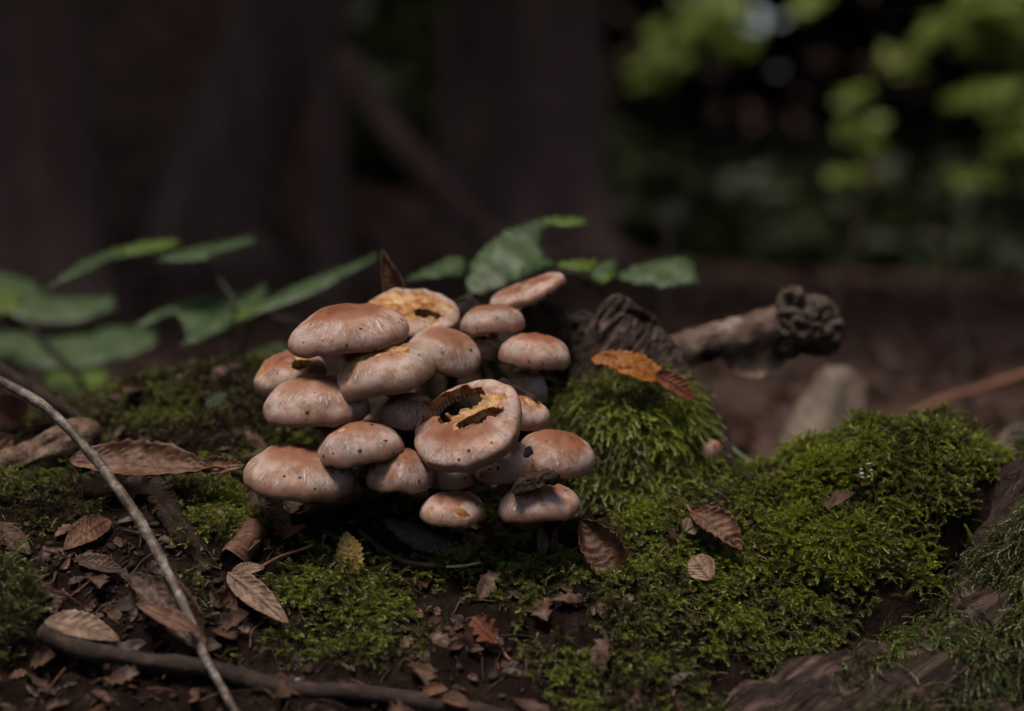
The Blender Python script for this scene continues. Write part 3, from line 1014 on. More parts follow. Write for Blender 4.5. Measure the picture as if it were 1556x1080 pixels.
add_leaf('fallen_leaf', 'pale scrap half under the ribbed curled leaf', G_(1042, 806, .014), G_(1062, 792, .016), 30, (-.2, -.9, .4), M['brown2'], curl=40, crumple=.10)
add_leaf('fallen_leaf', 'small torn rust leaf with a long stalk near the bare soil hollow', G_(752, 975, .012), G_(716, 936, .016), 40, (.2, -.9, .4), M['rust'], curl=80, notch=.4, crumple=.12,
         petiole=[(762, 985, .83), (772, 1000, .825), (790, 1008, .82)])
add_leaf('fallen_leaf', 'curled dead leaf standing upright behind the eaten yellow mushroom', (604, 452, 1.085), (580, 380, 1.085), 70, (.1, -1, 0), M['brown1'], curl=230, bend=8, shape=.42, crumple=.08)
add_leaf('fallen_leaf', 'bright orange leaf lying on top of the moss cushion', (1004, 574, 1.045), (898, 542, 1.05), 56, (0, -.6, .8), M['orange'], curl=75, bend=30, teeth=.12, crumple=.15, shape=.6, pw=.5)
add_leaf('fallen_leaf', 'dark rust leaf draped below the bright orange one', (996, 566, 1.042), (1056, 606, 1.05), 36, (0, -.8, .6), M['rust'], curl=70, bend=14, crumple=.09)
add_leaf('fallen_leaf', 'crumpled brown leaf beside the small moss pillow and a thin black stalk', G_(166, 786, .008), G_(98, 834, .008), 50, (.1, -.7, .7), M['brown1'], curl=80, bend=14)
add_leaf('fallen_leaf', 'dull pinkish brown leaf in the shade below the lowest mushroom', (392, 762, .985), (442, 808, .965), 42, (.2, -.8, .5), M['brown1'], curl=50)
add_leaf('fallen_leaf', 'thin dark rust leaf strip under the lowest mushroom', (398, 828, .95), (466, 796, .965), 20, (0, -.7, .7), M['rust'], curl=60)
add_leaf('fallen_leaf', 'bleached folded leaf standing out of focus behind the mossy hummock', (1205, 770, 1.36), (1290, 560, 1.40), 122, (-.25, -1, .1), M['pale'], curl=-75, bend=-8, shape=.75, pw=.22, crumple=.03, teeth=0, pleat=.0)
add_leaf('fallen_leaf', 'pale blurred leaf behind the end of the weathered root', (1545, 735, 1.28), (1590, 640, 1.30), 110, (-.2, -1, .2), M['pale'], curl=50, crumple=.04, teeth=0)
add_leaf('fallen_leaf', 'dark flat leaf beside the low moss pillow at the litter edge', G_(-15, 795, .006), G_(45, 840, .006), 40, UPN, M['brown3'], curl=50)
add_leaf('fallen_leaf', 'dark brown leaf curled among the soil crumbs', G_(118, 850, .006), G_(190, 868, .006), 36, UPN, M['brown3'], curl=90, crumple=.12)
add_leaf('fallen_leaf', 'small brown curled leaf at the foot of the bottom root', G_(640, 1052, .01), G_(680, 1046, .012), 34, UPN, M['brown1'], curl=110, crumple=.12)
add_leaf('fallen_leaf', 'brown leaf arching over the end of the bottom root', G_(672, 1060, .012), G_(716, 1072, .008), 34, UPN, M['brown1'], curl=90, crumple=.12)
add_leaf('fallen_leaf', 'blurred rust leaf behind the long bent twig', (25, 640, 1.13), (5, 600, 1.13), 60, CAMN, M['rust'], curl=40)
add_leaf('fallen_leaf', 'blurred tan leaf against the bark piece', (-15, 690, 1.07), (18, 660, 1.07), 40, CAMN, M['brown1'], curl=40)
add_leaf('fallen_leaf', 'dull brown leaf with torn end beside the cupped toothed leaf', (935, 830, .985), (968, 802, .985), 34, (.1, -.9, .4), M['brown3'], curl=40, crumple=.08)
add_leaf('fallen_leaf', 'narrow pale leaf base sticking up under the soil-topped mushroom', (826, 842, .97), (822, 800, .975), 20, CAMN, M['brown2'], curl=120)
add_leaf('fallen_leaf', 'second narrow pale leaf base beside the upright one', (840, 836, .972), (846, 800, .98), 12, CAMN, M['brown1'], curl=120)
add_leaf('small_leaf', 'tiny round green leaf beside the dark bark chip', (700, 852, .94), (712, 826, .945), 18, CAMN, M['ygreen'], curl=20, teeth=0)
add_leaf('small_leaf', 'small spiny grey-green leaf on the mossy bank', (312, 616, 1.085), (346, 598, 1.09), 20, (.2, -.9, .4), M['green'], curl=20, teeth=.3, nteeth=5)
add_leaf('small_leaf', 'single dark green leaf beside the bright mossy hummock', (1290, 664, 1.10), (1218, 704, 1.10), 34, (0, -.7, .7), M['green'], curl=20, teeth=.04)

# bark and wood pieces
def add_chunk(name, label, cat, outline, d, thick, mat, voxel=0.0018, amp=0.003, freq=120, grain=None, seed=0):
    g = prism(outline, d, thick)
    if grain is not None:
        v, f = wood_skin(*g, voxel, grain, amp, seed)
    else:
        v, n_, f = remesh(*g, voxel)
        v = v + n_ * (amp * fbm(v * freq, 4, seed))[:, None]
    b = v[v[:, 2].argmin()]
    o = mesh_obj(name, v, f, mat, base=tuple(b))
    return tag(o, label, cat)


add_chunk('bark_piece', 'ridged brown bark piece sloping beside the curled brown leaf', 'bark', [(-20, 712), (30, 690), (75, 665), (112, 652), (136, 655), (130, 668), (90, 690), (60, 712), (20, 735), (-20, 740)], 1.04, .02, M['tanbark'], voxel=.0014, amp=.0055, grain=P(130, 655, 1.04) - P(0, 715, 1.04), seed=61)
add_chunk('bark_strip', 'dark upright bark strip beside the long bent twig', 'bark', [(230, 735, .97), (243, 736, .97), (268, 778, .955), (302, 828, .935), (350, 888, .915), (344, 898, .91), (306, 858, .92), (262, 808, .94), (238, 772, .96)], .95, .012, M['rot'], voxel=.0012, amp=.004, grain=P(350, 890, .93) - P(235, 740, .96), seed=62)
add_chunk('bark_chip', 'flat dark grey bark chip under the small low mushroom', 'bark', [(580, 790, .975), (610, 796, .97), (650, 810, .962), (700, 832, .95), (694, 845, .945), (650, 838, .95), (612, 824, .96)], .96, .010, M['bark'], grain=P(700, 835, .96) - P(580, 790, .97), seed=63, amp=.002)
add_chunk('wood_chip', 'thin pale wood chip standing in the moss beside the root', 'wood chip', [(1030, 952, .875), (1028, 940, .878), (1038, 920, .885), (1045, 918, .885), (1042, 934, .88), (1036, 952, .874)], .88, .003, M['bark'], voxel=.0006, amp=.0006, grain=P(1040, 920, .88) - P(1032, 950, .88), seed=64)
add_chunk('wood_chip', 'small dark wood chip on the bright moss below the ribbed curled leaf', 'wood chip', [(1118, 858, .935), (1128, 860, .935), (1138, 890, .925), (1130, 896, .922), (1120, 880, .928)], .93, .004, M['darkbark'], voxel=.0007, amp=.0008, seed=65)
add_chunk('wood_chip', 'square grey wood chip in the dark moss', 'wood chip', [(970, 942, .872), (980, 938, .874), (984, 947, .87), (974, 952, .868)], .87, .003, M['twig'], voxel=.0006, amp=.0004, seed=66)
add_chunk('wood_chip', 'pale wood sliver lying behind the bright moss near the tiny orange mushroom', 'wood chip', [(1098, 762, 1.02), (1125, 750, 1.03), (1152, 742, 1.035), (1156, 749, 1.033), (1128, 758, 1.025), (1102, 770, 1.017)], 1.02, .006, M['twig'], voxel=.0009, amp=.0008, seed=67)
add_chunk('soil_clump', 'clump of dark wet soil and fibres resting on the low wet mushroom', 'soil clump', [(776, 742, 0.873), (795, 728, 0.873), (815, 722, 0.873), (835, 716, 0.873), (848, 722, 0.873), (846, 734, 0.873), (825, 740, 0.873), (800, 748, 0.873), (784, 752, 0.873)], 0.873, .014, M['crumb'], voxel=.001, amp=.0035, freq=260, seed=68)
add_chunk('soil_clump', 'small soil crumb stuck on the squarish brown mushroom', 'soil clump', [(797, 680, 0.888), (806, 676, 0.888), (812, 690, 0.888), (804, 698, 0.888), (796, 692, 0.888)], 0.888, .006, M['crumb'], voxel=.0008, amp=.002, freq=300, seed=69)
for k, (a, b, s, lab) in enumerate([(226, 772, 13, 'blue-grey stone beside the bark strip'), (150, 1000, 9, 'small grey pebble near the bottom root'), (480, 922, 9, 'flat pale pebble between thin twigs'),
                                    (1066, 980, 9, 'pale pebble in the dark moss near the root foot'), (452, 1036, 10, 'rounded grey pebble on the bottom root'), (30, 806, 12, 'dull grey stone beside the moss pillow'),
                                    (524, 990, 12, 'flat grey slate chip below the moss bank'), (1012, 1016, 7, 'glinting small pebble by the root foot')]):
    p = gpt(a, b, 0.001); r = s * PXM * 0.9 * .5
    v, f = ellipsoid(p, (r * 1.3, r, r * .7), 10)
    v = np.array(p) + (v - np.array(p)) * (1 + .25 * fbm(v * 200, 2, k))[:, None]
    tag(mesh_obj('pebble', v, f, M['stone'], base=tuple(p)), lab, 'pebble', 'pebbles in the litter')


# ------------------------------------------------------------------ twigs, roots, the broken branch
def add_twig(name, label, cat, pp, mat, n=40, nseg=10, rough=.18, seed=0, freq=60, group=None):
    v, f = px_tube(pp, n, nseg, rough, seed, freq)
    return tag(mesh_obj(name, v, f, mat, base=tuple(P(*pp[-1][:3]))), label, cat, group)


add_twig('twig', 'long bent grey twig crossing the litter', 'twig', [(-60, 545, .97, 16), (0, 578, .95, 16), (70, 620, .93, 16), (135, 685, .91, 16), (195, 765, .875, 17), (235, 830, .845, 16), (265, 890, .815, 15), (290, 945, .785, 14),
         (312, 1000, .755, 13), (340, 1050, .73, 13), (372, 1110, .705, 12)], M['twig'], 120, 12, .30, 71, 110)
add_twig('twig', 'dark thick twig slanting down behind the long bent grey one', 'twig', [(-60, 520, 1.12, 26), (0, 563, 1.12, 24), (60, 600, 1.12, 22), (118, 634, 1.12, 16), (140, 650, 1.12, 8)], M['darkbark'], 30, 10, .15, 72)
add_twig('surface_root', 'dark crooked root lying across the foreground soil', 'root', [(60, 960, .775, 24), (120, 985, .77, 28), (220, 1003, .765, 28), (330, 1020, .76, 26), (430, 1046, .752, 28), (540, 1052, .752, 24), (640, 1066, .748, 28), (760, 1090, .742, 24), (860, 1120, .735, 20)], M['darkbark'], 70, 14, .35, 73, 35)
add_twig('twig', 'dark thin twig under the small low mushroom, snapped pale at its end', 'twig', [(545, 806, .965, 6), (566, 822, .955, 8), (600, 848, .94, 9), (640, 858, .93, 8), (678, 861, .925, 6)], M['darkbark'], 30, 8, .3, 74)
tw = bpy.data.objects['twig.002']
v, f = px_tube([(676, 861, .925, 5), (700, 860, .922, 5), (718, 857, .922, 4), (731, 854, .922, 2.5)], 14, 8, .1, 75)
mesh_obj('broken_tip', v, f, M['paletwig'], tw)
add_twig('leaf_stalk', 'slender rust leaf stalk rising beside the rolled-up leaf', 'twig', [(362, 872, .915, 6), (395, 862, .912, 6), (425, 846, .912, 5), (455, 836, .912, 5), (474, 828, .912, 6)], M['redtwig'], 24, 8, .1, 76)
add_twig('twig', 'thin reddish rootlet curling down from the flat pale pebble', 'twig', [(490, 906, .893, 4), (474, 925, .886, 4), (462, 940, .88, 4), (452, 960, .872, 3)], M['redtwig'], 20, 6, .1, 77)
add_twig('twig', 'dark rootlet leaning over the moss near the bottom root', 'twig', [(440, 950, .87, 6), (455, 970, .862, 7), (470, 1000, .85, 6), (476, 1015, .845, 4)], M['darkbark'], 20, 6, .2, 78)
add_twig('moss_stalk', 'thin black stalk with a pale tip above the moss pillow', 'stalk', [(122, 714, .965, 5), (124, 722, .965, 2), (126, 760, .962, 2), (129, 795, .96, 2)], M['darkbark'], 16, 6, .1, 79)
add_twig('background_twig', 'blurred reddish twig slanting behind the mossy hummock', 'twig', [(1380, 634, 1.55, 14), (1440, 606, 1.55, 14), (1500, 588, 1.56, 15), (1600, 555, 1.57, 15)], M['redtwig'], 24, 8, .1, 80)
add_twig('background_twig', 'tall thin blurred stem beyond the broken branch', 'twig', [(1330, 235, 2.0, 8), (1310, 320, 2.0, 10), (1288, 400, 2.0, 11), (1268, 480, 2.0, 12), (1262, 610, 1.98, 12)], M['bstem'], 24, 8, .1, 81)
add_twig('background_twig', 'crooked blurred stem behind the mossy hummock', 'twig', [(1423, 345, 1.7, 10), (1436, 385, 1.7, 11), (1442, 440, 1.7, 12), (1460, 520, 1.7, 12), (1476, 640, 1.68, 12)], M['bstem'], 24, 8, .1, 82)
add_twig('background_twig', 'short blurred stem behind the toothed green leaf', 'twig', [(1004, 330, 2.2, 12), (1016, 365, 2.2, 12), (1010, 420, 2.2, 12), (1014, 520, 2.2, 14)], M['bstem'], 20, 8, .1, 83)

br = thing('broken_branch', 'broken grey branch with peeling bark and a ragged knobbly end', 'branch', tuple(P(1040, 560, 1.17)))
q = [(1000, 545, 1.15, 50), (1040, 533, 1.16, 54), (1090, 518, 1.165, 58), (1140, 505, 1.17, 60), (1190, 490, 1.17, 60)]
v, f = px_tube(q, 70, 32, .15, 84, 40)
M['branch'] = mat_simple('branch_bark', [(0.34, (0.02, 0.012, 0.009)), (0.46, (0.085, 0.045, 0.03)), (0.56, (0.17, 0.12, 0.092)), (0.70, (0.30, 0.26, 0.22))], 30, 0.6, 0.8, 0.003)
mesh_obj('stick', v, f, M['branch'], br)
g = join_geo(ellipsoid(P(1228, 492, 1.165), (.020, .018, .018), 12), ellipsoid(P(1205, 468, 1.16), (.009, .009, .013), 10), ellipsoid(P(1248, 505, 1.165), (.014, .012, .014), 10), ellipsoid(P(1196, 505, 1.165), (.010, .012, .016), 10))
v, n_, f = remesh(*g, .0018)
v = v + n_ * (.012 * (.35 - np.abs(fbm(v * np.array([60, 80, 160]), 5, 85, .7)) * 2))[:, None]
mesh_obj('ragged_end', v, f, M['bark'], br)
v, f = px_tube([(1075, 540, 1.152, 26), (1086, 528, 1.142, 30), (1092, 520, 1.138, 12)], 10, 12, .2, 86)
mesh_obj('knot', v, f, M['darkbark'], br)
g = prism([(1090, 540, 1.165), (1140, 538, 1.165), (1190, 525, 1.17), (1198, 548, 1.17), (1170, 566, 1.165), (1150, 580, 1.16), (1116, 570, 1.16)], 1.16, .006)
v, n_, f = remesh(*g, .0012)
v = v + n_ * (.0015 * fbm(v * 120, 3, 87))[:, None]
mesh_obj('bark_flap', v, f, M['brown2'], br, attrs=dict(vein=np.zeros(len(v))))

fg = thing('white_fungus', 'tiny branching white fungus in the bright hummock moss', 'fungus', tuple(P(1318, 725, .955)))
fr_ = random.Random(3)
for k in range(8):
    c = P(1312 + fr_.uniform(-9, 16) , 718 - fr_.uniform(-8, 16), .945)
    rz = fr_.uniform(.0004, .0011)
    v, f = ellipsoid(c, (rz * fr_.uniform(.8, 1.8), rz, rz), 6)
    v = np.array(c) + (v - np.array(c)) * (1 + .4 * fbm(v * 900, 2, k))[:, None]
    mesh_obj('lobe', v, f, M['lichen'], fg)


# ------------------------------------------------------------------ green plants behind
def outline_leaf(pts, d, mat, root, tilt=(0, 0), cup=0.0, seed=0, name='leaf'):
    """Leaf blade: outline (px, py) at depth d; the blade runs back in depth (tilt per px) and is cupped."""
    pts = [np.array(p[:2], float) for p in pts]
    # resample the outline and give it small teeth
    out = []
    n = len(pts)
    for i in range(n):
        a, b = pts[i], pts[(i + 1) % n]
        L = np.linalg.norm(b - a)
        m = max(1, int(L / 7))
        nn = np.array([-(b - a)[1], (b - a)[0]]) / (L + 1e-6)
        for k in range(m):
            q = a + (b - a) * k / m
            if k and m > 2: q = q + nn * (2.8 if k % 2 else -1.4)
            out.append(q)
    pts = out
    c = np.mean(pts, 0)
    bm = bmesh.new()
    vs = [bm.verts.new((p[0], p[1], 0)) for p in pts]
    bm.faces.new(vs)
    bmesh.ops.triangulate(bm, faces=bm.faces[:])
    for _ in range(2):
        long_ = [e for e in bm.edges if e.calc_length() > 16]
        if long_: bmesh.ops.subdivide_edges(bm, edges=long_, cuts=1)
        bmesh.ops.triangulate(bm, faces=bm.faces[:])
    bm.verts.index_update()
    V, ve = [], []
    sz = max(np.ptp([p[0] for p in pts]), np.ptp([p[1] for p in pts]))
    for vtx in bm.verts:
        x, y = vtx.co.x, vtx.co.y
        dx, dy = (x - c[0]), (y - c[1])
        dd = d + tilt[0] * dx / 1000 + tilt[1] * dy / 1000 + cup * (dx * dx + dy * dy) / sz ** 2 * .1
        dd += 0.003 * math.sin(dx * 0.09 + seed) * math.cos(dy * .13 + seed)
        V.append(tuple(P(x, y, dd)))
        ve.append(max(0, math.cos(dx * .35 + dy * .25)) ** 8)
    F = [tuple(v.index for v in fc.verts) for fc in bm.faces]
    bm.free()
    o = mesh_obj(name, V, F, mat, root, attrs=dict(vein=np.array(ve) * .4))
    s = o.modifiers.new('thickness', 'SOLIDIFY'); s.thickness = .0004
    return o


def plant(label, base, stems, leaves, mat_s='bstem'):
    o = thing('green_plant', label, 'plant', tuple(P(*base)))
    for st in stems:
        v, f = px_tube(st, 24, 8, .08, 5)
        mesh_obj('stem', v, f, M[mat_s], o)
    for i, (pts, d, mt, tilt) in enumerate(leaves):
        outline_leaf(pts, d, M[mt], o, tilt, 0.3, i)
    return o


plant('green plant with broad lobed leaves arching right behind the topmost mushroom', (913, 640, 1.24),
      [[(908, 426, 1.25, 7), (914, 450, 1.25, 8), (915, 520, 1.25, 9), (913, 640, 1.24, 9)], [(908, 428, 1.25, 5), (870, 415, 1.25, 5), (800, 415, 1.25, 5), (715, 410, 1.25, 4)]],
      [([(708, 447), (710, 420), (716, 398), (738, 372), (772, 349), (820, 334), (862, 330), (850, 343), (815, 351), (791, 363), (800, 378), (820, 392), (850, 401), (820, 413), (782, 426), (752, 440), (726, 447)], 1.24, 'green', (0.1, -0.5)),
       ([(815, 334), (850, 329), (884, 330), (895, 343), (880, 344), (850, 345)], 1.255, 'ygreen', (0, -1)),
       ([(612, 427), (648, 407), (685, 391), (703, 390), (708, 404), (704, 420), (682, 421), (650, 424)], 1.27, 'green', (0, -.8)),
       ([(838, 402), (872, 394), (908, 396), (904, 410), (893, 414), (865, 411)], 1.22, 'ygreen', (0, -.8)),
       ([(893, 424), (903, 404), (934, 392), (939, 408), (924, 428), (907, 434)], 1.25, 'green', (0, -.6)),
       ([(906, 428), (922, 414), (938, 416), (930, 424), (912, 434)], 1.235, 'ygreen', (0, -.6)),
       ([(930, 420), (968, 403), (1010, 392), (1042, 391), (1056, 402), (1058, 418), (1067, 436), (1040, 434), (1000, 438), (962, 432)], 1.24, 'green', (0, -.6))])
plant('blurred green plant with long narrow leaves spreading over the mossy bank', (365, 600, 1.36),
      [[(360, 474, 1.36, 8), (345, 440, 1.37, 7), (318, 410, 1.38, 6), (300, 394, 1.38, 5)], [(362, 470, 1.36, 8), (366, 520, 1.36, 9), (365, 600, 1.36, 9)],
       [(370, 478, 1.36, 6), (420, 482, 1.36, 6), (470, 488, 1.36, 5)], [(362, 478, 1.36, 6), (320, 505, 1.36, 6), (270, 530, 1.36, 6)]],
      [([(66, 442), (98, 415), (128, 395), (178, 376), (228, 366), (272, 364), (276, 372), (225, 384), (168, 396), (132, 414), (96, 429)], 1.40, 'green', (.2, -1.5)),
       ([(165, 386), (215, 368), (258, 363), (277, 368), (262, 378), (215, 386)], 1.39, 'ygreen', (.2, -1.5)),
       ([(236, 394), (280, 378), (330, 369), (386, 357), (388, 370), (345, 382), (310, 395), (262, 399)], 1.38, 'green', (.1, -1.5)),
       ([(250, 392), (300, 384), (325, 382), (312, 394), (270, 398)], 1.37, 'ygreen', (.1, -1.5)),
       ([(365, 486), (405, 455), (460, 428), (520, 406), (572, 387), (574, 393), (525, 420), (480, 446), (425, 468)], 1.35, 'green', (-.1, -1)),
       ([(190, 505), (225, 478), (280, 456), (345, 444), (378, 440), (400, 428), (404, 450), (372, 478), (330, 488), (285, 512), (320, 478), (280, 470), (235, 490)], 1.37, 'green', (.1, -1)),
       ([(270, 525), (320, 488), (370, 455), (402, 430), (408, 450), (380, 478), (330, 508), (295, 522)], 1.36, 'green', (.1, -1)),
       ([(350, 482), (380, 464), (410, 454), (420, 464), (395, 478), (365, 490)], 1.35, 'ygreen', (0, -1))])
plant('large out-of-focus green plant with broad leaves beyond the bark piece', (120, 640, 1.55),
      [[(0, 476, 1.5, 12), (45, 500, 1.5, 12), (90, 545, 1.5, 12), (130, 590, 1.5, 12), (135, 650, 1.5, 12)]],
      [([(-60, 420), (0, 412), (45, 425), (70, 450), (120, 452), (172, 450), (178, 470), (120, 490), (60, 492), (0, 480), (-60, 480)], 1.6, 'green', (0, -1)),
       ([(-60, 500), (20, 492), (100, 505), (170, 495), (235, 500), (238, 525), (190, 545), (120, 560), (30, 560), (-60, 560)], 1.56, 'green', (0, -1)),
       ([(-60, 440), (-10, 430), (40, 455), (30, 475), (-20, 480), (-60, 478)], 1.5, 'ygreen', (0, -1)),
       ([(60, 565), (110, 545), (160, 560), (170, 580), (120, 600), (70, 590)], 1.52, 'ygreen', (0, -1)),
       ([(180, 590), (260, 560), (340, 545), (430, 520), (440, 540), (360, 570), (260, 600)], 1.34, 'green', (0, -1)),
       ([(400, 560), (440, 528), (480, 520), (490, 535), (450, 560)], 1.32, 'green', (0, -1))])
gs = add_twig('green_stalk', 'slanting bright green stalk beside the bark rim', 'stalk', [(1095, 665, 1.14, 8), (1120, 688, 1.13, 8), (1150, 708, 1.12, 9), (1180, 728, 1.11, 9), (1200, 748, 1.10, 9)], M['gstem'], 20, 8, .06, 90)

# ------------------------------------------------------------------ moss and litter (uncountable: scattered shoots)
def feather(seed, L, nbr, blen, bend, leafw):
    """A feathery moss shoot: curved axis, paired side branches, each a chain of small pointed leaves."""
    r = random.Random(seed)
    V, F, T = [], [], []

    def blade(p, dirv, side, ln, w, t0, t1):
        p = Vector(p); dirv = Vector(dirv).normalized(); side = Vector(side).normalized()
        up = dirv.cross(side)
        i = len(V)
        V.extend([tuple(p), tuple(p + dirv * ln * .4 + side * w + up * w * .5), tuple(p + dirv * ln), tuple(p + dirv * ln * .4 - side * w + up * w * .5)])
        T.extend([t0, (t0 + t1) / 2, t1, (t0 + t1) / 2])
        F.append((i, i + 1, i + 2)); F.append((i, i + 2, i + 3))

    ax = []
    for k in range(nbr + 1):
        t = k / nbr
        a = bend * t
        ax.append(Vector((L * t * math.sin(a), 0.06 * L * math.sin(t * 4 + seed), L * t * math.cos(a))))
    for k in range(nbr):
        t = k / nbr
        d = (ax[k + 1] - ax[k]).normalized()
        s = Vector((0, 1, 0))
        blade(ax[k], d + Vector((r.uniform(-.3, .3), r.uniform(-.3, .3), r.uniform(-.2, .2))), s, (ax[k + 1] - ax[k]).length * 1.5, leafw, t * .8, min(1, t * .8 + .2))
        for sg in (-1, 1):
            bl = blen * (1 - .75 * t) * r.uniform(.6, 1.2) * (0.55 + .45 * min(1, t * 4))
            bd = (d * r.uniform(.55, .95) + s * sg * r.uniform(.6, 1.0) + Vector((r.uniform(-.3, .3), 0, r.uniform(-.1, .35)))).normalized()
            p = ax[k].copy()
            nb = 2 if bl > blen * .4 else 1
            for q in range(nb):
                tt = .25 + .55 * t + .2 * q
                blade(p, bd, d.cross(bd) + Vector((r.uniform(-.6, .6),) * 3), bl / nb * 1.35, leafw * .9, min(1, tt), min(1, tt + .3))
                p = p + bd * bl / nb
                bd = (bd + Vector((0, 0, r.uniform(-.1, .25))) + d * .15).normalized()
    return V, F, T


def catkin(seed, L, nlf, w, bend):
    """A plump shoot clothed in overlapping pointed leaves."""
    r = random.Random(seed)
    V, F, T = [], [], []
    for k in range(nlf):
        t = (k + .5) / nlf
        a = bend * t
        c = Vector((L * t * math.sin(a), 0, L * t * math.cos(a)))
        d = Vector((math.sin(a * 1.5), 0, math.cos(a * 1.5)))
        ph = k * 2.4 + r.uniform(-.3, .3)
        s = Vector((math.cos(ph), math.sin(ph), 0)); s = (s - d * s.dot(d)).normalized()
        side = d.cross(s)
        ln = w * r.uniform(1.5, 2.3) * (1.1 - .5 * t)
        o = (s * (1.0 - .6 * t) + d * (.5 + .7 * t)).normalized()
        i = len(V)
        V.extend([tuple(c), tuple(c + o * ln * .45 + side * w * .33), tuple(c + o * ln + d * ln * .15), tuple(c + o * ln * .45 - side * w * .33)])
        T.extend([t * .7, t * .8 + .05, min(1, t * .85 + .3), t * .8 + .05])
        F.append((i, i + 1, i + 2)); F.append((i, i + 2, i + 3))
    return V, F, T


def crumb(seed, s):
    r = random.Random(seed)
    bm = bmesh.new()
    bmesh.ops.create_icosphere(bm, subdivisions=1, radius=s)
    k = Vector((r.uniform(.5, 1.6), r.uniform(.5, 1.2), r.uniform(.35, .9)))
    for v in bm.verts:
        v.co = Vector((v.co.x * k.x, v.co.y * k.y, v.co.z * k.z)) * r.uniform(.65, 1.25)
    V = [tuple(v.co) for v in bm.verts]; bm.verts.index_update()
    F = [tuple(v.index for v in f.verts) for f in bm.faces]
    bm.free()
    return V, F, [0] * len(V)


def flake(seed, s):
    r = random.Random(seed)
    V, F, ve, _ = leaf_geo((0, 0, 0), (s, 0, 0.0), s * r.uniform(.4, .8), (0, 0, 1), curl=r.uniform(20, 130), bend=r.uniform(-30, 30), seed=seed, nl=9, nw=6, crumple=.25, notch=.3)
    return V, F, ve


def sliver(seed, s):
    r = random.Random(seed)
    pts = smooth_path([(-s, 0, 0), (-s * .3, s * r.uniform(-.2, .2), s * .1), (s * .4, s * r.uniform(-.3, .3), s * r.uniform(0, .2)), (s, 0, 0)], 8)
    v, f = tube_geo(pts, s * r.uniform(.03, .07), 5, .3, seed, 100)
    return v, f, [0] * len(v)


def proto_collection(name, geos, mat, attr='tip'):
    c = bpy.data.collections.new(name)
    for i, (V, F, T) in enumerate(geos):
        me = bpy.data.meshes.new(name)
        me.from_pydata([tuple(v) for v in V], [], [tuple(map(int, f)) for f in F])
        a = me.attributes.new(attr, 'FLOAT', 'POINT')
        a.data.foreach_set('value', np.asarray(T, np.float32))
        me.polygons.foreach_set('use_smooth', np.ones(len(me.polygons), bool))
        me.materials.append(mat[i % len(mat)] if isinstance(mat, list) else mat)
        c.objects.link(bpy.data.objects.new('%s_%02d' % (name, i), me))
    return c


def scatter_group(coll):
    ng = bpy.data.node_groups.new('scatter_' + coll.name, 'GeometryNodeTree')
    ng.interface.new_socket('Geometry', in_out='INPUT', socket_type='NodeSocketGeometry')
    ng.interface.new_socket('Geometry', in_out='OUTPUT', socket_type='NodeSocketGeometry')
    N, L = ng.nodes, ng.links
    gi, go = N.new('NodeGroupInput'), N.new('NodeGroupOutput')
    ci = N.new('GeometryNodeCollectionInfo')
    ci.inputs['Collection'].default_value = coll
    ci.inputs['Separate Children'].default_value = True
    ci.inputs['Reset Children'].default_value = True
    ip = N.new('GeometryNodeInstanceOnPoints')
    ip.inputs['Pick Instance'].default_value = True

    def na(nm, dt):
        x = N.new('GeometryNodeInputNamedAttribute'); x.data_type = dt
        x.inputs['Name'].default_value = nm
        return [o for o in x.outputs if o.name == 'Attribute' and o.enabled][0]
    e2r = N.new('FunctionNodeEulerToRotation')
    L.new(na('rot', 'FLOAT_VECTOR'), e2r.inputs[0])
    L.new(gi.outputs[0], ip.inputs['Points'])
    L.new(ci.outputs[0], ip.inputs['Instance'])
    L.new(na('idx', 'INT'), ip.inputs['Instance Index'])
    L.new(e2r.outputs[0], ip.inputs['Rotation'])
    L.new(na('scl', 'FLOAT'), ip.inputs['Scale'])
    L.new(ip.outputs[0], go.inputs[0])
    return ng


def scatter(name, pts, dirs, scl, tint, coll, label, cat, lean=None, spin=None):
    """One 'stuff' object: a shoot at each point, grown along dirs."""
    n = len(pts)
    Z = dirs / (np.linalg.norm(dirs, axis=1)[:, None] + 1e-9)
    if lean is None:
        a = rng.uniform(0, 2 * np.pi, n)
        X = np.stack([np.cos(a), np.sin(a), rng.uniform(-.3, .3, n)], 1)
    else:
        X = lean + rng.normal(0, .45, (n, 3))
    X -= Z * (X * Z).sum(1)[:, None]
    X /= np.linalg.norm(X, axis=1)[:, None] + 1e-9
    Y = np.cross(Z, X)
    ey = -np.arcsin(np.clip(X[:, 2], -1, 1))
    ex = np.arctan2(Y[:, 2], Z[:, 2])
    ez = np.arctan2(X[:, 1], X[:, 0])
    me = bpy.data.meshes.new(name)
    me.from_pydata(np.asarray(pts).tolist(), [], [])
    for nm, typ, key, arr in (('rot', 'FLOAT_VECTOR', 'vector', np.stack([ex, ey, ez], 1)), ('scl', 'FLOAT', 'value', scl), ('tint', 'FLOAT', 'value', tint)):
        a = me.attributes.new(nm, typ, 'POINT'); a.data.foreach_set(key, np.asarray(arr, np.float32).ravel())
    a = me.attributes.new('idx', 'INT', 'POINT')
    a.data.foreach_set('value', rng.integers(0, len(coll.objects), n).astype(np.int32))
    o = bpy.data.objects.new(name, me)
    col.objects.link(o)
    md = o.modifiers.new('scatter', 'NODES')
    md.node_group = scatter_group(coll)
    return tag(o, label, cat, kind='stuff')


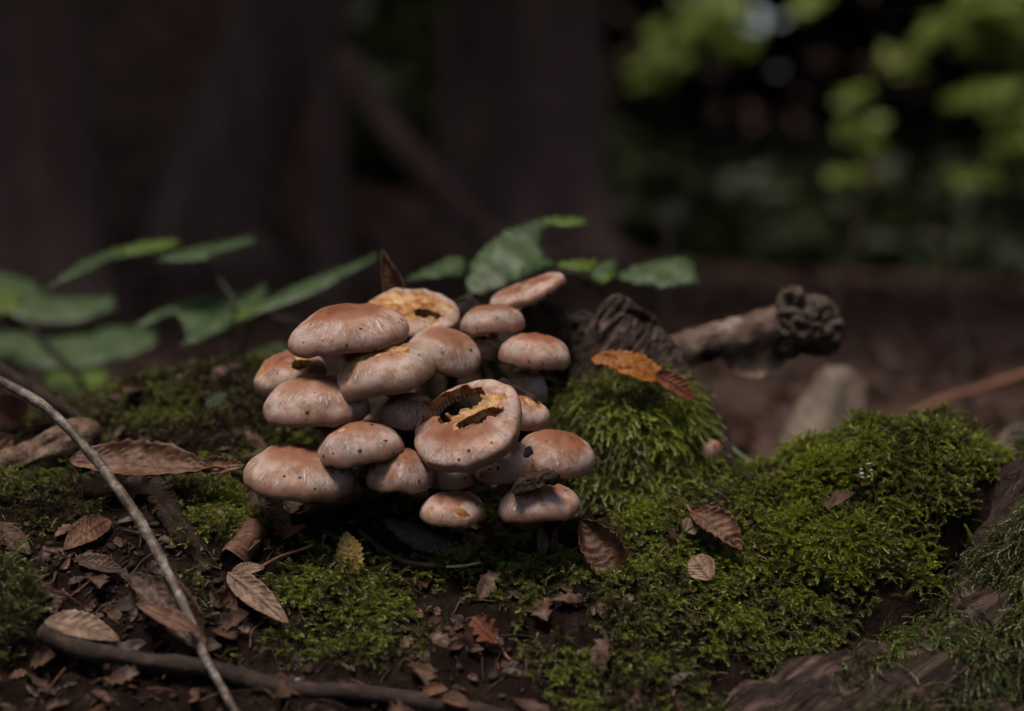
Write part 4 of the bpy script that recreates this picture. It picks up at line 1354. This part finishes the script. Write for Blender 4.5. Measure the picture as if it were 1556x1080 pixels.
def on_mesh(V, F, n, dens=None):
    V = np.asarray(V)
    T = np.array([(f[0], f[i], f[i + 1]) for f in F for i in range(1, len(f) - 1)])
    a, b, c = V[T[:, 0]], V[T[:, 1]], V[T[:, 2]]
    N = np.cross(b - a, c - a)
    ar = np.linalg.norm(N, axis=1)
    N = N / (ar[:, None] + 1e-12)
    if (a * np.cross(b, c)).sum() < 0: N = -N
    k = rng.choice(len(T), n, p=ar / ar.sum())
    u, w = rng.random(n), rng.random(n)
    fl = u + w > 1; u[fl] = 1 - u[fl]; w[fl] = 1 - w[fl]
    p = a[k] + u[:, None] * (b - a)[k] + w[:, None] * (c - a)[k]
    return p, N[k]


def on_ground(n, x0, x1, y0, y1):
    x = rng.uniform(x0, x1, n); y = rng.uniform(y0, y1, n)
    z = ground_z(x, y)
    e = .004
    nx = -(ground_z(x + e, y, False) - ground_z(x - e, y, False)) / (2 * e)
    ny = -(ground_z(x, y + e, False) - ground_z(x, y - e, False)) / (2 * e)
    N = np.stack([nx, ny, np.ones(n)], 1)
    return np.stack([x, y, z], 1), N / np.linalg.norm(N, axis=1)[:, None]


# where each moss grows: patches (photo pixel centre, half sizes), as places on the ground
def patch(pts, blobs, hard=1.0):
    pr = project(pts)
    m = np.zeros(len(pts))
    for bx, by, rx, ry, s in blobs:
        g = ((pr[:, 0] - bx) / rx) ** 2 + ((pr[:, 1] - by) / ry) ** 2
        m = np.maximum(m, s * np.clip(1.6 - g ** .5 * 1.2, 0, 1))
    return m


C_feather = proto_collection('feather_moss_shoot', [feather(i, .0125, 11, .0054, .5 + .1 * (i % 5), .00038) for i in range(8)], M['moss'])
C_long = proto_collection('long_moss_shoot', [feather(20 + i, .021, 14, .0064, .8 + .1 * (i % 4), .00046) for i in range(8)], M['moss2'])
C_catkin = proto_collection('cushion_moss_shoot', [catkin(40 + i, .0092, 32, .0014, .5 + .2 * (i % 4)) for i in range(8)], M['moss2'])
C_hang = proto_collection('hanging_moss_shoot', [feather(60 + i, .018, 10, .0026, .5 + .1 * (i % 4), .00042) for i in range(8)], M['moss3'])

UPA = np.array([0, 0, 1.0])
# -- feather moss carpet over the soil
p, N = on_ground(270000, -.62, .62, .60, 1.30)
pt = patch(p, [(60, 765, 90, 52, 1.0), (322, 768, 78, 60, 1.0), (520, 900, 120, 60, .9), (585, 945, 75, 45, .7), (470, 985, 80, 35, .4), (820, 905, 120, 45, .55), (960, 900, 150, 70, 1.0),
               (1080, 830, 120, 60, 1.1), (900, 990, 130, 50, .34), (1000, 1035, 150, 50, .42), (790, 850, 100, 30, .3), (700, 850, 60, 25, .4), (1190, 850, 130, 90, 1.1), (1150, 780, 70, 35, 1.1),
               (1180, 950, 120, 70, .9), (1260, 900, 70, 50, .7), (1180, 1000, 80, 50, .6), (60, 660, 120, 40, .5), (250, 610, 200, 70, .95), (420, 620, 130, 90, .85), (150, 690, 60, 20, .5), (560, 1010, 60, 35, .38), (-60, 800, 80, 90, .8),
               (300, 900, 60, 40, .35), (420, 900, 60, 35, .5), (1120, 1050, 110, 40, .42), (960, 810, 60, 30, .5), (210, 870, 60, 25, .25), (600, 700, 200, 90, .3), (330, 1000, 60, 25, .3)])
nz = fbm(p * 26, 4, 91)
keep = (rng.random(len(p)) < np.clip(pt * 1.0 + nz * 1.25 * (pt > .02) - .14, 0, 1) * .95)
p, N, nz = p[keep], N[keep], nz[keep]
pr = project(p)
nz2 = fbm(p * 90, 2, 94)
bank = (p[:, 1] > 1.04) & (p[:, 0] < .0)
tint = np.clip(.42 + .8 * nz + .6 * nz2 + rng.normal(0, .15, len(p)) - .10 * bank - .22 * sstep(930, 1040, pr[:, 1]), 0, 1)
# lively patches of fresh growth
fresh = patch(p, [(1180, 830, 170, 90, .22), (1000, 880, 80, 50, .12), (570, 940, 60, 60, .12), (320, 765, 80, 60, .10), (60, 760, 90, 50, .08)])
tint = np.clip(tint + fresh, 0, 1)
d = N * .6 + UPA * .35 + rng.normal(0, .42, p.shape) + np.array([0, -.25, 0])
scatter('feather_moss', p - N * .001, d, rng.uniform(.38, 1.1, len(p)) * (1 - .2 * bank), tint, C_feather, 'feathery green moss carpet creeping over the dark soil', 'moss', lean=np.array([0, -.7, -.5]))
# -- bright cushion moss on the hummock
p, N = on_ground(60000, .10, .50, .84, 1.12)
pt = patch(p, [(1370, 715, 135, 85, 1.3), (1270, 760, 120, 85, 1.2), (1220, 790, 110, 70, 1.0), (1330, 830, 120, 70, .9), (1440, 700, 60, 36, 1.0)])
keep = (rng.random(len(p)) < np.clip(pt * 1.4 - .35 + 1.0 * fbm(p * 48, 3, 95), 0, 1) * .9) & (p[:, 2] > -.03)
p, N = p[keep], N[keep]
tint = np.clip(.58 + .75 * fbm(p * 38, 3, 96) + rng.normal(0, .18, len(p)), 0, 1)
d = N * .9 + UPA * .25 + rng.normal(0, .33, p.shape) + np.array([0, -.15, 0])
lump = 1.0 + .8 * fbm(p * 48, 3, 95)
scatter('cushion_moss', p - N * .001, d, rng.uniform(.7, 1.25, len(p)) * lump, tint, C_catkin, 'bright green cushion moss domed over the hummock', 'moss')
sel = rng.random(len(p)) < .22 * np.clip(fbm(p * 60, 2, 105) + .6, 0, 1)
q_, n_q = p[sel], N[sel]
scatter('ragged_moss', q_, n_q * .7 + UPA * .3 + rng.normal(0, .45, q_.shape), rng.uniform(.35, .8, len(q_)), np.clip(.5 + rng.normal(0, .25, len(q_)), 0, 1), C_long, 'ragged feathery moss sprays among the bright hummock cushion', 'moss', lean=np.array([-.2, -.5, -.6]))
# -- long drooping moss on the stump side
p, N = on_mesh(*stump_core, 90000)
pt = patch(p, [(945, 650, 105, 95, 1.3), (1000, 600, 70, 50, 1.0), (980, 720, 100, 80, 1.2), (900, 600, 60, 40, 1.0), (1035, 560, 28, 34, 1.0), (930, 780, 90, 50, .5)])
pr = project(p)
keep = (rng.random(len(p)) < np.clip(pt * 1.4 - .3 + .35 * fbm(p * 50, 3, 98), 0, 1) * .55) & (N[:, 1] < .75)
p, N = p[keep], N[keep]
tint = np.clip(.55 + .45 * fbm(p * 45, 3, 99) + 1.5 * (p[:, 2] - .03) * 3 * 0 + rng.normal(0, .16, len(p)), 0, 1)
d = N * .8 + UPA * .12 + rng.normal(0, .35, p.shape)
scatter('drooping_moss', p - N * .001, d, rng.uniform(.6, 1.15, len(p)), tint, C_long, 'long drooping feather moss cushion on the stump beside the mushrooms', 'moss', lean=np.array([0, -.3, -1.]))
# -- thin moss over the shaded rest of the stump
p, N = on_mesh(*stump_core, 30000)
pt = fbm(p * 40, 3, 101)
keep = (pt > .12) & (rng.random(len(p)) < .35)
p, N = p[keep], N[keep]
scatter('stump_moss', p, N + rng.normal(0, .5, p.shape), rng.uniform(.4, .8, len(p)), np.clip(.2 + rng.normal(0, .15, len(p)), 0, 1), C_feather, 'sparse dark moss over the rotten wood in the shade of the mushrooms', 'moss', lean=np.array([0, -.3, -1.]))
# -- moss on the splintered wood's edge and beside
# -- hanging moss on the big root
p, N = on_mesh(*root_skin, 420000)
pr = project(p)
k_ = (pr[:, 0] > 850) & (pr[:, 0] < 1750) & (pr[:, 1] < 1250) & (N[:, 1] < .6) & (N[:, 2] > -.6)
p, N = p[k_], N[k_]
gq = p @ grain_frame(GR2).T
mk = fbm(gq * np.array([9, 30, 30]), 3, 103)
bare = patch(p, [(1530, 720, 60, 60, 1.4), (1470, 770, 60, 60, 1.4), (1400, 840, 60, 60, 1.3), (1330, 900, 60, 60, 1.1), (1270, 970, 70, 50, 1.1), (1190, 1050, 100, 50, 1.2), (1420, 1030, 70, 45, .9), (1540, 1060, 60, 50, 1.0), (1330, 1040, 60, 40, .7), (1500, 900, 50, 40, .5)])
keep = rng.random(len(p)) < np.clip(.72 - bare + mk * 1.1, 0, 1) * .8
p, N = p[keep], N[keep]
tint = np.clip(.40 + .6 * fbm(p * 35, 3, 104) + rng.normal(0, .14, len(p)), 0, 1)
dn = np.array([.12, -.05, -1.0])
d = N * .7 + dn * .7 + rng.normal(0, .25, p.shape)
scatter('hanging_moss', p - N * .0005, d, rng.uniform(.6, 1.3, len(p)), tint, C_hang, 'thin strands of olive moss hanging down the weathered root', 'moss', lean=np.array([0, -.4, -1.]))
# -- a tuft close to the lens at the litter's edge
p, N = on_ground(16000, -.42, -.20, .70, .95)
pt = patch(p, [(-5, 945, 66, 58, 1.3)])
keep = rng.random(len(p)) < pt
p, N = p[keep], N[keep]
p[:, 2] += .018 * pt[keep] * rng.random(len(p))
scatter('moss_tuft', p, N + rng.normal(0, .3, p.shape), rng.uniform(.6, 1.2, len(p)), np.clip(.25 + rng.normal(0, .15, len(p)), 0, 1), C_feather, 'blurred green moss tuft beside the orange brown folded leaf', 'moss')

# -- crumbs, needles and leaf scraps on the soil
geos = [crumb(i, .0024) for i in range(9)] + [sliver(i, .010) for i in range(5)] + [flake(i + 1, .010) for i in range(6)] + [flake(i + 31, .022) for i in range(3)]
mats = [M['crumb']] * 9 + [M['darkbark'], M['bark'], M['redtwig'], M['bark'], M['darkbark']] + [M['brown3'], M['brown3'], M['brown3'], M['brown1'], M['brown3'], M['brown3'], M['dull'], M['brown3'], M['brown3']]
C_deb = proto_collection('litter_scrap', geos, mats, 'vein')
p, N = on_ground(90000, -.6, .6, .60, 1.30)
pt = patch(p, [(180, 900, 230, 130, 1.0), (700, 980, 160, 90, .55), (250, 1050, 300, 60, .7), (100, 700, 160, 60, .4), (400, 830, 120, 60, .45), (900, 1040, 200, 60, .3), (640, 850, 250, 50, .3), (1000, 880, 250, 100, .22), (1250, 790, 200, 90, .10), (250, 630, 250, 80, .35), (1250, 960, 200, 100, .12)])
keep = rng.random(len(p)) < pt * .5
p, N = p[keep], N[keep]
scatter('forest_litter', p + N * .001, N + rng.normal(0, .35, p.shape), rng.uniform(.25, 1.2, len(p)) ** 1.6, np.zeros(len(p)), C_deb, 'crumbs of dark soil, needles and leaf scraps strewn over the bare ground', 'litter')

# ------------------------------------------------------------------ the forest behind
C_leaf = proto_collection('floor_leaf', [flake(80 + i, .055) for i in range(8)], [M['brown3'], M['brown3'], M['dull']], 'vein')
n = 9000
yy = 1.35 + 11 * rng.random(n) ** 1.7
xx = (rng.random(n) - .5) * (1.2 + yy * .95)
pp = np.stack([xx, yy, ground_z(xx, yy) + .004], 1)
scatter('leaf_litter', pp, np.array([0, 0, 1.]) + rng.normal(0, .3, pp.shape), rng.uniform(.5, 1.3, n), np.zeros(n), C_leaf, 'blurred brown leaf litter covering the forest floor behind the stump', 'litter')

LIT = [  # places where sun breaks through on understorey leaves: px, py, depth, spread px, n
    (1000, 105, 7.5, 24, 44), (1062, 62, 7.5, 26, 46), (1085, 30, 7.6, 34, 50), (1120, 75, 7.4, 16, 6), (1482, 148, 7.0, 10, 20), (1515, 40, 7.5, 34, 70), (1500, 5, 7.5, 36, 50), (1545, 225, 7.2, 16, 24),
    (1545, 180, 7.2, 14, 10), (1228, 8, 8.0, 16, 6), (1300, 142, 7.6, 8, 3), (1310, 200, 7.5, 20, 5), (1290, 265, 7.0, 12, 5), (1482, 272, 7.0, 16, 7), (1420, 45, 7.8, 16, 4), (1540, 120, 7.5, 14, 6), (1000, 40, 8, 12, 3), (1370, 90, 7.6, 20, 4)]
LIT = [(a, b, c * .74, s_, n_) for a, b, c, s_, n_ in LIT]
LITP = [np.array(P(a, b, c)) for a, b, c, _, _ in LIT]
S = np.array(SUN)


def open_to_sun(C):
    """True where a crown leaf would shade the clearing round the stump or a sunfleck."""
    out = np.zeros(len(C), bool)
    for i_, (q, r) in enumerate([(np.array([0.0, .95, 0.05]), .80)] + [(q, .5) for q in LITP]):
        w = C - q
        t = w @ S
        dist = np.linalg.norm(w - t[:, None] * S, axis=1)
        lim = r + (0.15 if i_ == 0 else 0.115) * np.clip(t, 0, 9)
        out |= (dist < lim) & (t > 0)
    return out


def leaf_cloud(C, size, seed):
    """Leaf-sized rhombs with random attitude at centres C."""
    r = np.random.default_rng(seed)
    n = len(C)
    a = r.normal(0, 1, (n, 3)); a[:, 2] *= .35; a /= np.linalg.norm(a, axis=1)[:, None]
    b = r.normal(0, 1, (n, 3)); b[:, 2] *= .5
    b -= a * (a * b).sum(1)[:, None]; b /= np.linalg.norm(b, axis=1)[:, None]
    s = size * r.uniform(.6, 1.3, n)[:, None]
    up = np.cross(a, b)
    V = np.stack([C - a * s, C + b * s * .55 + up * s * .12, C + a * s, C - b * s * .55 + up * s * .12], 1).reshape(-1, 3)
    F = np.arange(4 * n).reshape(n, 4)
    return V, F.tolist()


def trunk_geo(path, seed=0, nseg=18):
    s = smooth_path(path, 26)
    return tube_geo(s[:, :3], s[:, 3], nseg, .10, seed, 5)


def tree(label, path, crown_c, crown_r, nleaf, seed, leaf=.085, limbs=3):
    o = thing('tree', label, 'tree', tuple(path[0][:3]), 'trees of the dark forest')
    v, f = trunk_geo(path, seed)
    mesh_obj('trunk', v, f, M['trunk'], o)
    r = np.random.default_rng(seed)
    top = np.array(path[-1][:3])
    for k in range(limbs):
        a = r.uniform(0, 6.28)
        e = np.array(crown_c) + np.array([math.cos(a), math.sin(a), .2]) * np.array(crown_r) * .8
        lp = smooth_path([top - [0, 0, .4], (top + e) / 2 + [0, 0, .2], e], 10)
        v, f = tube_geo(lp, np.linspace(path[-1][3] * .8, .012, 10), 8, .1, seed)
        mesh_obj('limb', v, f, M['trunk'], o)
    u = r.normal(0, 1, (nleaf, 3)); u /= np.linalg.norm(u, axis=1)[:, None]
    C = np.array(crown_c) + u * (r.random(nleaf) ** .4)[:, None] * np.array(crown_r)
    cl = fbm(C * 1.1, 2, seed)
    C = C[cl > -.35]
    C = C[~open_to_sun(C)]  # unseen crowns cut open so sun reaches the stump and the shrubs
    v, f = leaf_cloud(C, leaf, seed)
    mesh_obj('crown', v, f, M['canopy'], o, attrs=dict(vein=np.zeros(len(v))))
    return o


def flo(x, y): return float(ground_z(np.array([x]), np.array([y]))[0]) - .05


def bgtree(px, d, wpx, lean, label, seed, topz=3.2, flare=1.5, crown_px=None, **kw):
    p = P(px, 400, d)
    r = wpx * PXM * d / 2
    z = flo(p.x, p.y)
    path = [(p.x, p.y, z, r * flare), (p.x, p.y, z + .18, r * 1.12), (p.x + lean * .4, p.y, z + 1.0, r), (p.x + lean, p.y + .1, topz, r * .75)]
    c = P(crown_px, 400, d) if crown_px else p
    return tree(label, path, (c.x + lean * 1.2, c.y + .2, topz + 1.0), (1.9, 1.9, 1.0), 5200, seed, **kw)


bgtree(70, 3.2, 165, -.02, 'broad blurred tree trunk with flared foot beyond the green plant', 201, flare=2.0)
bgtree(790, 4.6, 240, .05, 'very dark thick tree trunk straight behind the mushrooms', 202)
bgtree(505, 3.6, 46, .0, 'thin upright blurred tree trunk beside a slanting dead branch', 203)
bgtree(330, 4.2, 150, .75, 'leaning blurred tree trunk between the broad trunk and the thin one', 204, topz=2.8)
bgtree(1740, 6.0, 50, .1, 'unseen slender tree added so its crown shades the wood round the sunlit leaves', 205, crown_px=1395)  # this tree and the next are added for the shade of their crowns
bgtree(-140, 6.5, 50, -.1, 'unseen tall tree added so its crown shades the far leaf litter', 206, crown_px=1180)
for k, (a, dd, w, lab) in enumerate([(235, 7.5, 40, 'far slim trunk seen past the broad trunk'), (610, 7.0, 50, 'far trunk half hidden by the very dark one'), (985, 8.5, 14, 'unseen far tree added to shade the wood behind the bright green leaves'),
                                    (1290, 9.0, 14, 'unseen far tree added to shade the dim hazel leaves'), (1455, 8.5, 14, 'unseen far tree added to shade the wood round the glowing shrub'), (430, 9.5, 50, 'distant trunk behind the leaning tree')]):
    bgtree(a, dd, w, .05, lab, 220 + k, topz=3.0) if w > 20 else bgtree(1700 + 60 * k, dd, 50, 0, lab, 220 + k, topz=3.0, crown_px=a)  # far trees added so their crowns darken the wood behind
rr_ = random.Random(5)
for k, (x, y) in enumerate([(-1.7, 2.4), (1.9, 2.6), (-2.6, 4.8), (2.9, 4.6), (-1.2, 6.4), (1.2, 8.2), (-3.6, 7.4), (4.2, 7.2), (-5.2, 4.2), (5.4, 4.0), (0.2, 10.5), (-3.0, 10.5), (3.4, 10.8), (-2.4, .4), (2.5, .3),
                            (-2.2, -1.8), (2.3, -2.0), (0.1, -3.4), (-4.4, -.2), (4.5, -.4), (-4.0, -3.6), (4.1, -3.6), (0, -6), (6.5, 8.5), (-6.4, 8.8)]):
    r = rr_.uniform(.05, .13)
    if abs(x) < .36 * y + .3 and y > 0: x = math.copysign(.36 * y + .5, x)
    z = flo(x, y)
    tp = rr_.uniform(2.5, 3.4)
    tree('unseen forest tree added around the stump to shade the background', [(x, y, z, r * 1.5), (x, y, z + .3, r), (x + rr_.uniform(-.1, .1), y, 1.5, r * .9), (x, y, tp, r * .6)],
         (x, y, tp + .9), (2.1, 2.1, 1.1), 4200, 300 + k, leaf=.10)  # trees out of view, added to keep sky light off the background

# a dead branch leaning between the trunks
v, f = px_tube([(525, 85, 3.3, 50), (560, 150, 3.3, 46), (630, 240, 3.3, 48), (740, 360, 3.3, 44), (800, 440, 3.3, 40)], 30, 12, .1, 95, 6)
tag(mesh_obj('dead_branch', v, f, M['trunk'], base=tuple(P(800, 440, 3.3))), 'blurred dead branch slanting down from the thin trunk', 'branch')

# understorey shrubs
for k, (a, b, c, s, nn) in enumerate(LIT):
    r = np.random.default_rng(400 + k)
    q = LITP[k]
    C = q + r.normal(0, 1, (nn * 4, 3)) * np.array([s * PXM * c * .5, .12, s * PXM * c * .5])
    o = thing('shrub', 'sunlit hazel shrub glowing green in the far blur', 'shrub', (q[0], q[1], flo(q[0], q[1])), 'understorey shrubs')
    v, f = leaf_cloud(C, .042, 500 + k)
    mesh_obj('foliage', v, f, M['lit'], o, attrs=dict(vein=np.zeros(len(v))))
    st = smooth_path([(q[0], q[1] + .1, flo(q[0], q[1])), (q[0] + .05, q[1] + .1, q[2] * .5), tuple(q)], 10)
    v, f = tube_geo(st, np.linspace(.012, .004, 10), 6)
    mesh_obj('stem', v, f, M['bstem'], o)

# the far wood closing the view, with one gap to the sky
r = np.random.default_rng(77)
n = 30000
az = r.uniform(-.62, .62, n); dist = r.uniform(10.5, 13.5, n)
C = np.stack([np.sin(az) * dist, np.cos(az) * dist, np.zeros(n)], 1)
C[:, 2] = far_height(C[:, 0], C[:, 1]) + r.random(n) * 3.6
n2 = 17000
az = r.uniform(-.1, .5, n2); dist = r.uniform(4.9, 10.0, n2)
C2 = np.stack([np.sin(az) * dist, np.cos(az) * dist, np.zeros(n2)], 1)
C2[:, 2] = far_height(C2[:, 0], C2[:, 1]) + r.random(n2) ** 1.6 * .07 * (dist - 4.4)  # low leaves added to darken the bright strip of floor
C = np.vstack([C, C2])
pr = project(C)
gap = np.hypot(pr[:, 0] - 1142, pr[:, 1] - 20) < 29
C = C[~gap]
C = C[~open_to_sun(C)]
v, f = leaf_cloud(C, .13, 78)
tag(mesh_obj('far_wood', v, f, M['canopy'], attrs=dict(vein=np.zeros(len(v)))), 'dense dark foliage of the far wood', 'foliage', kind='stuff')
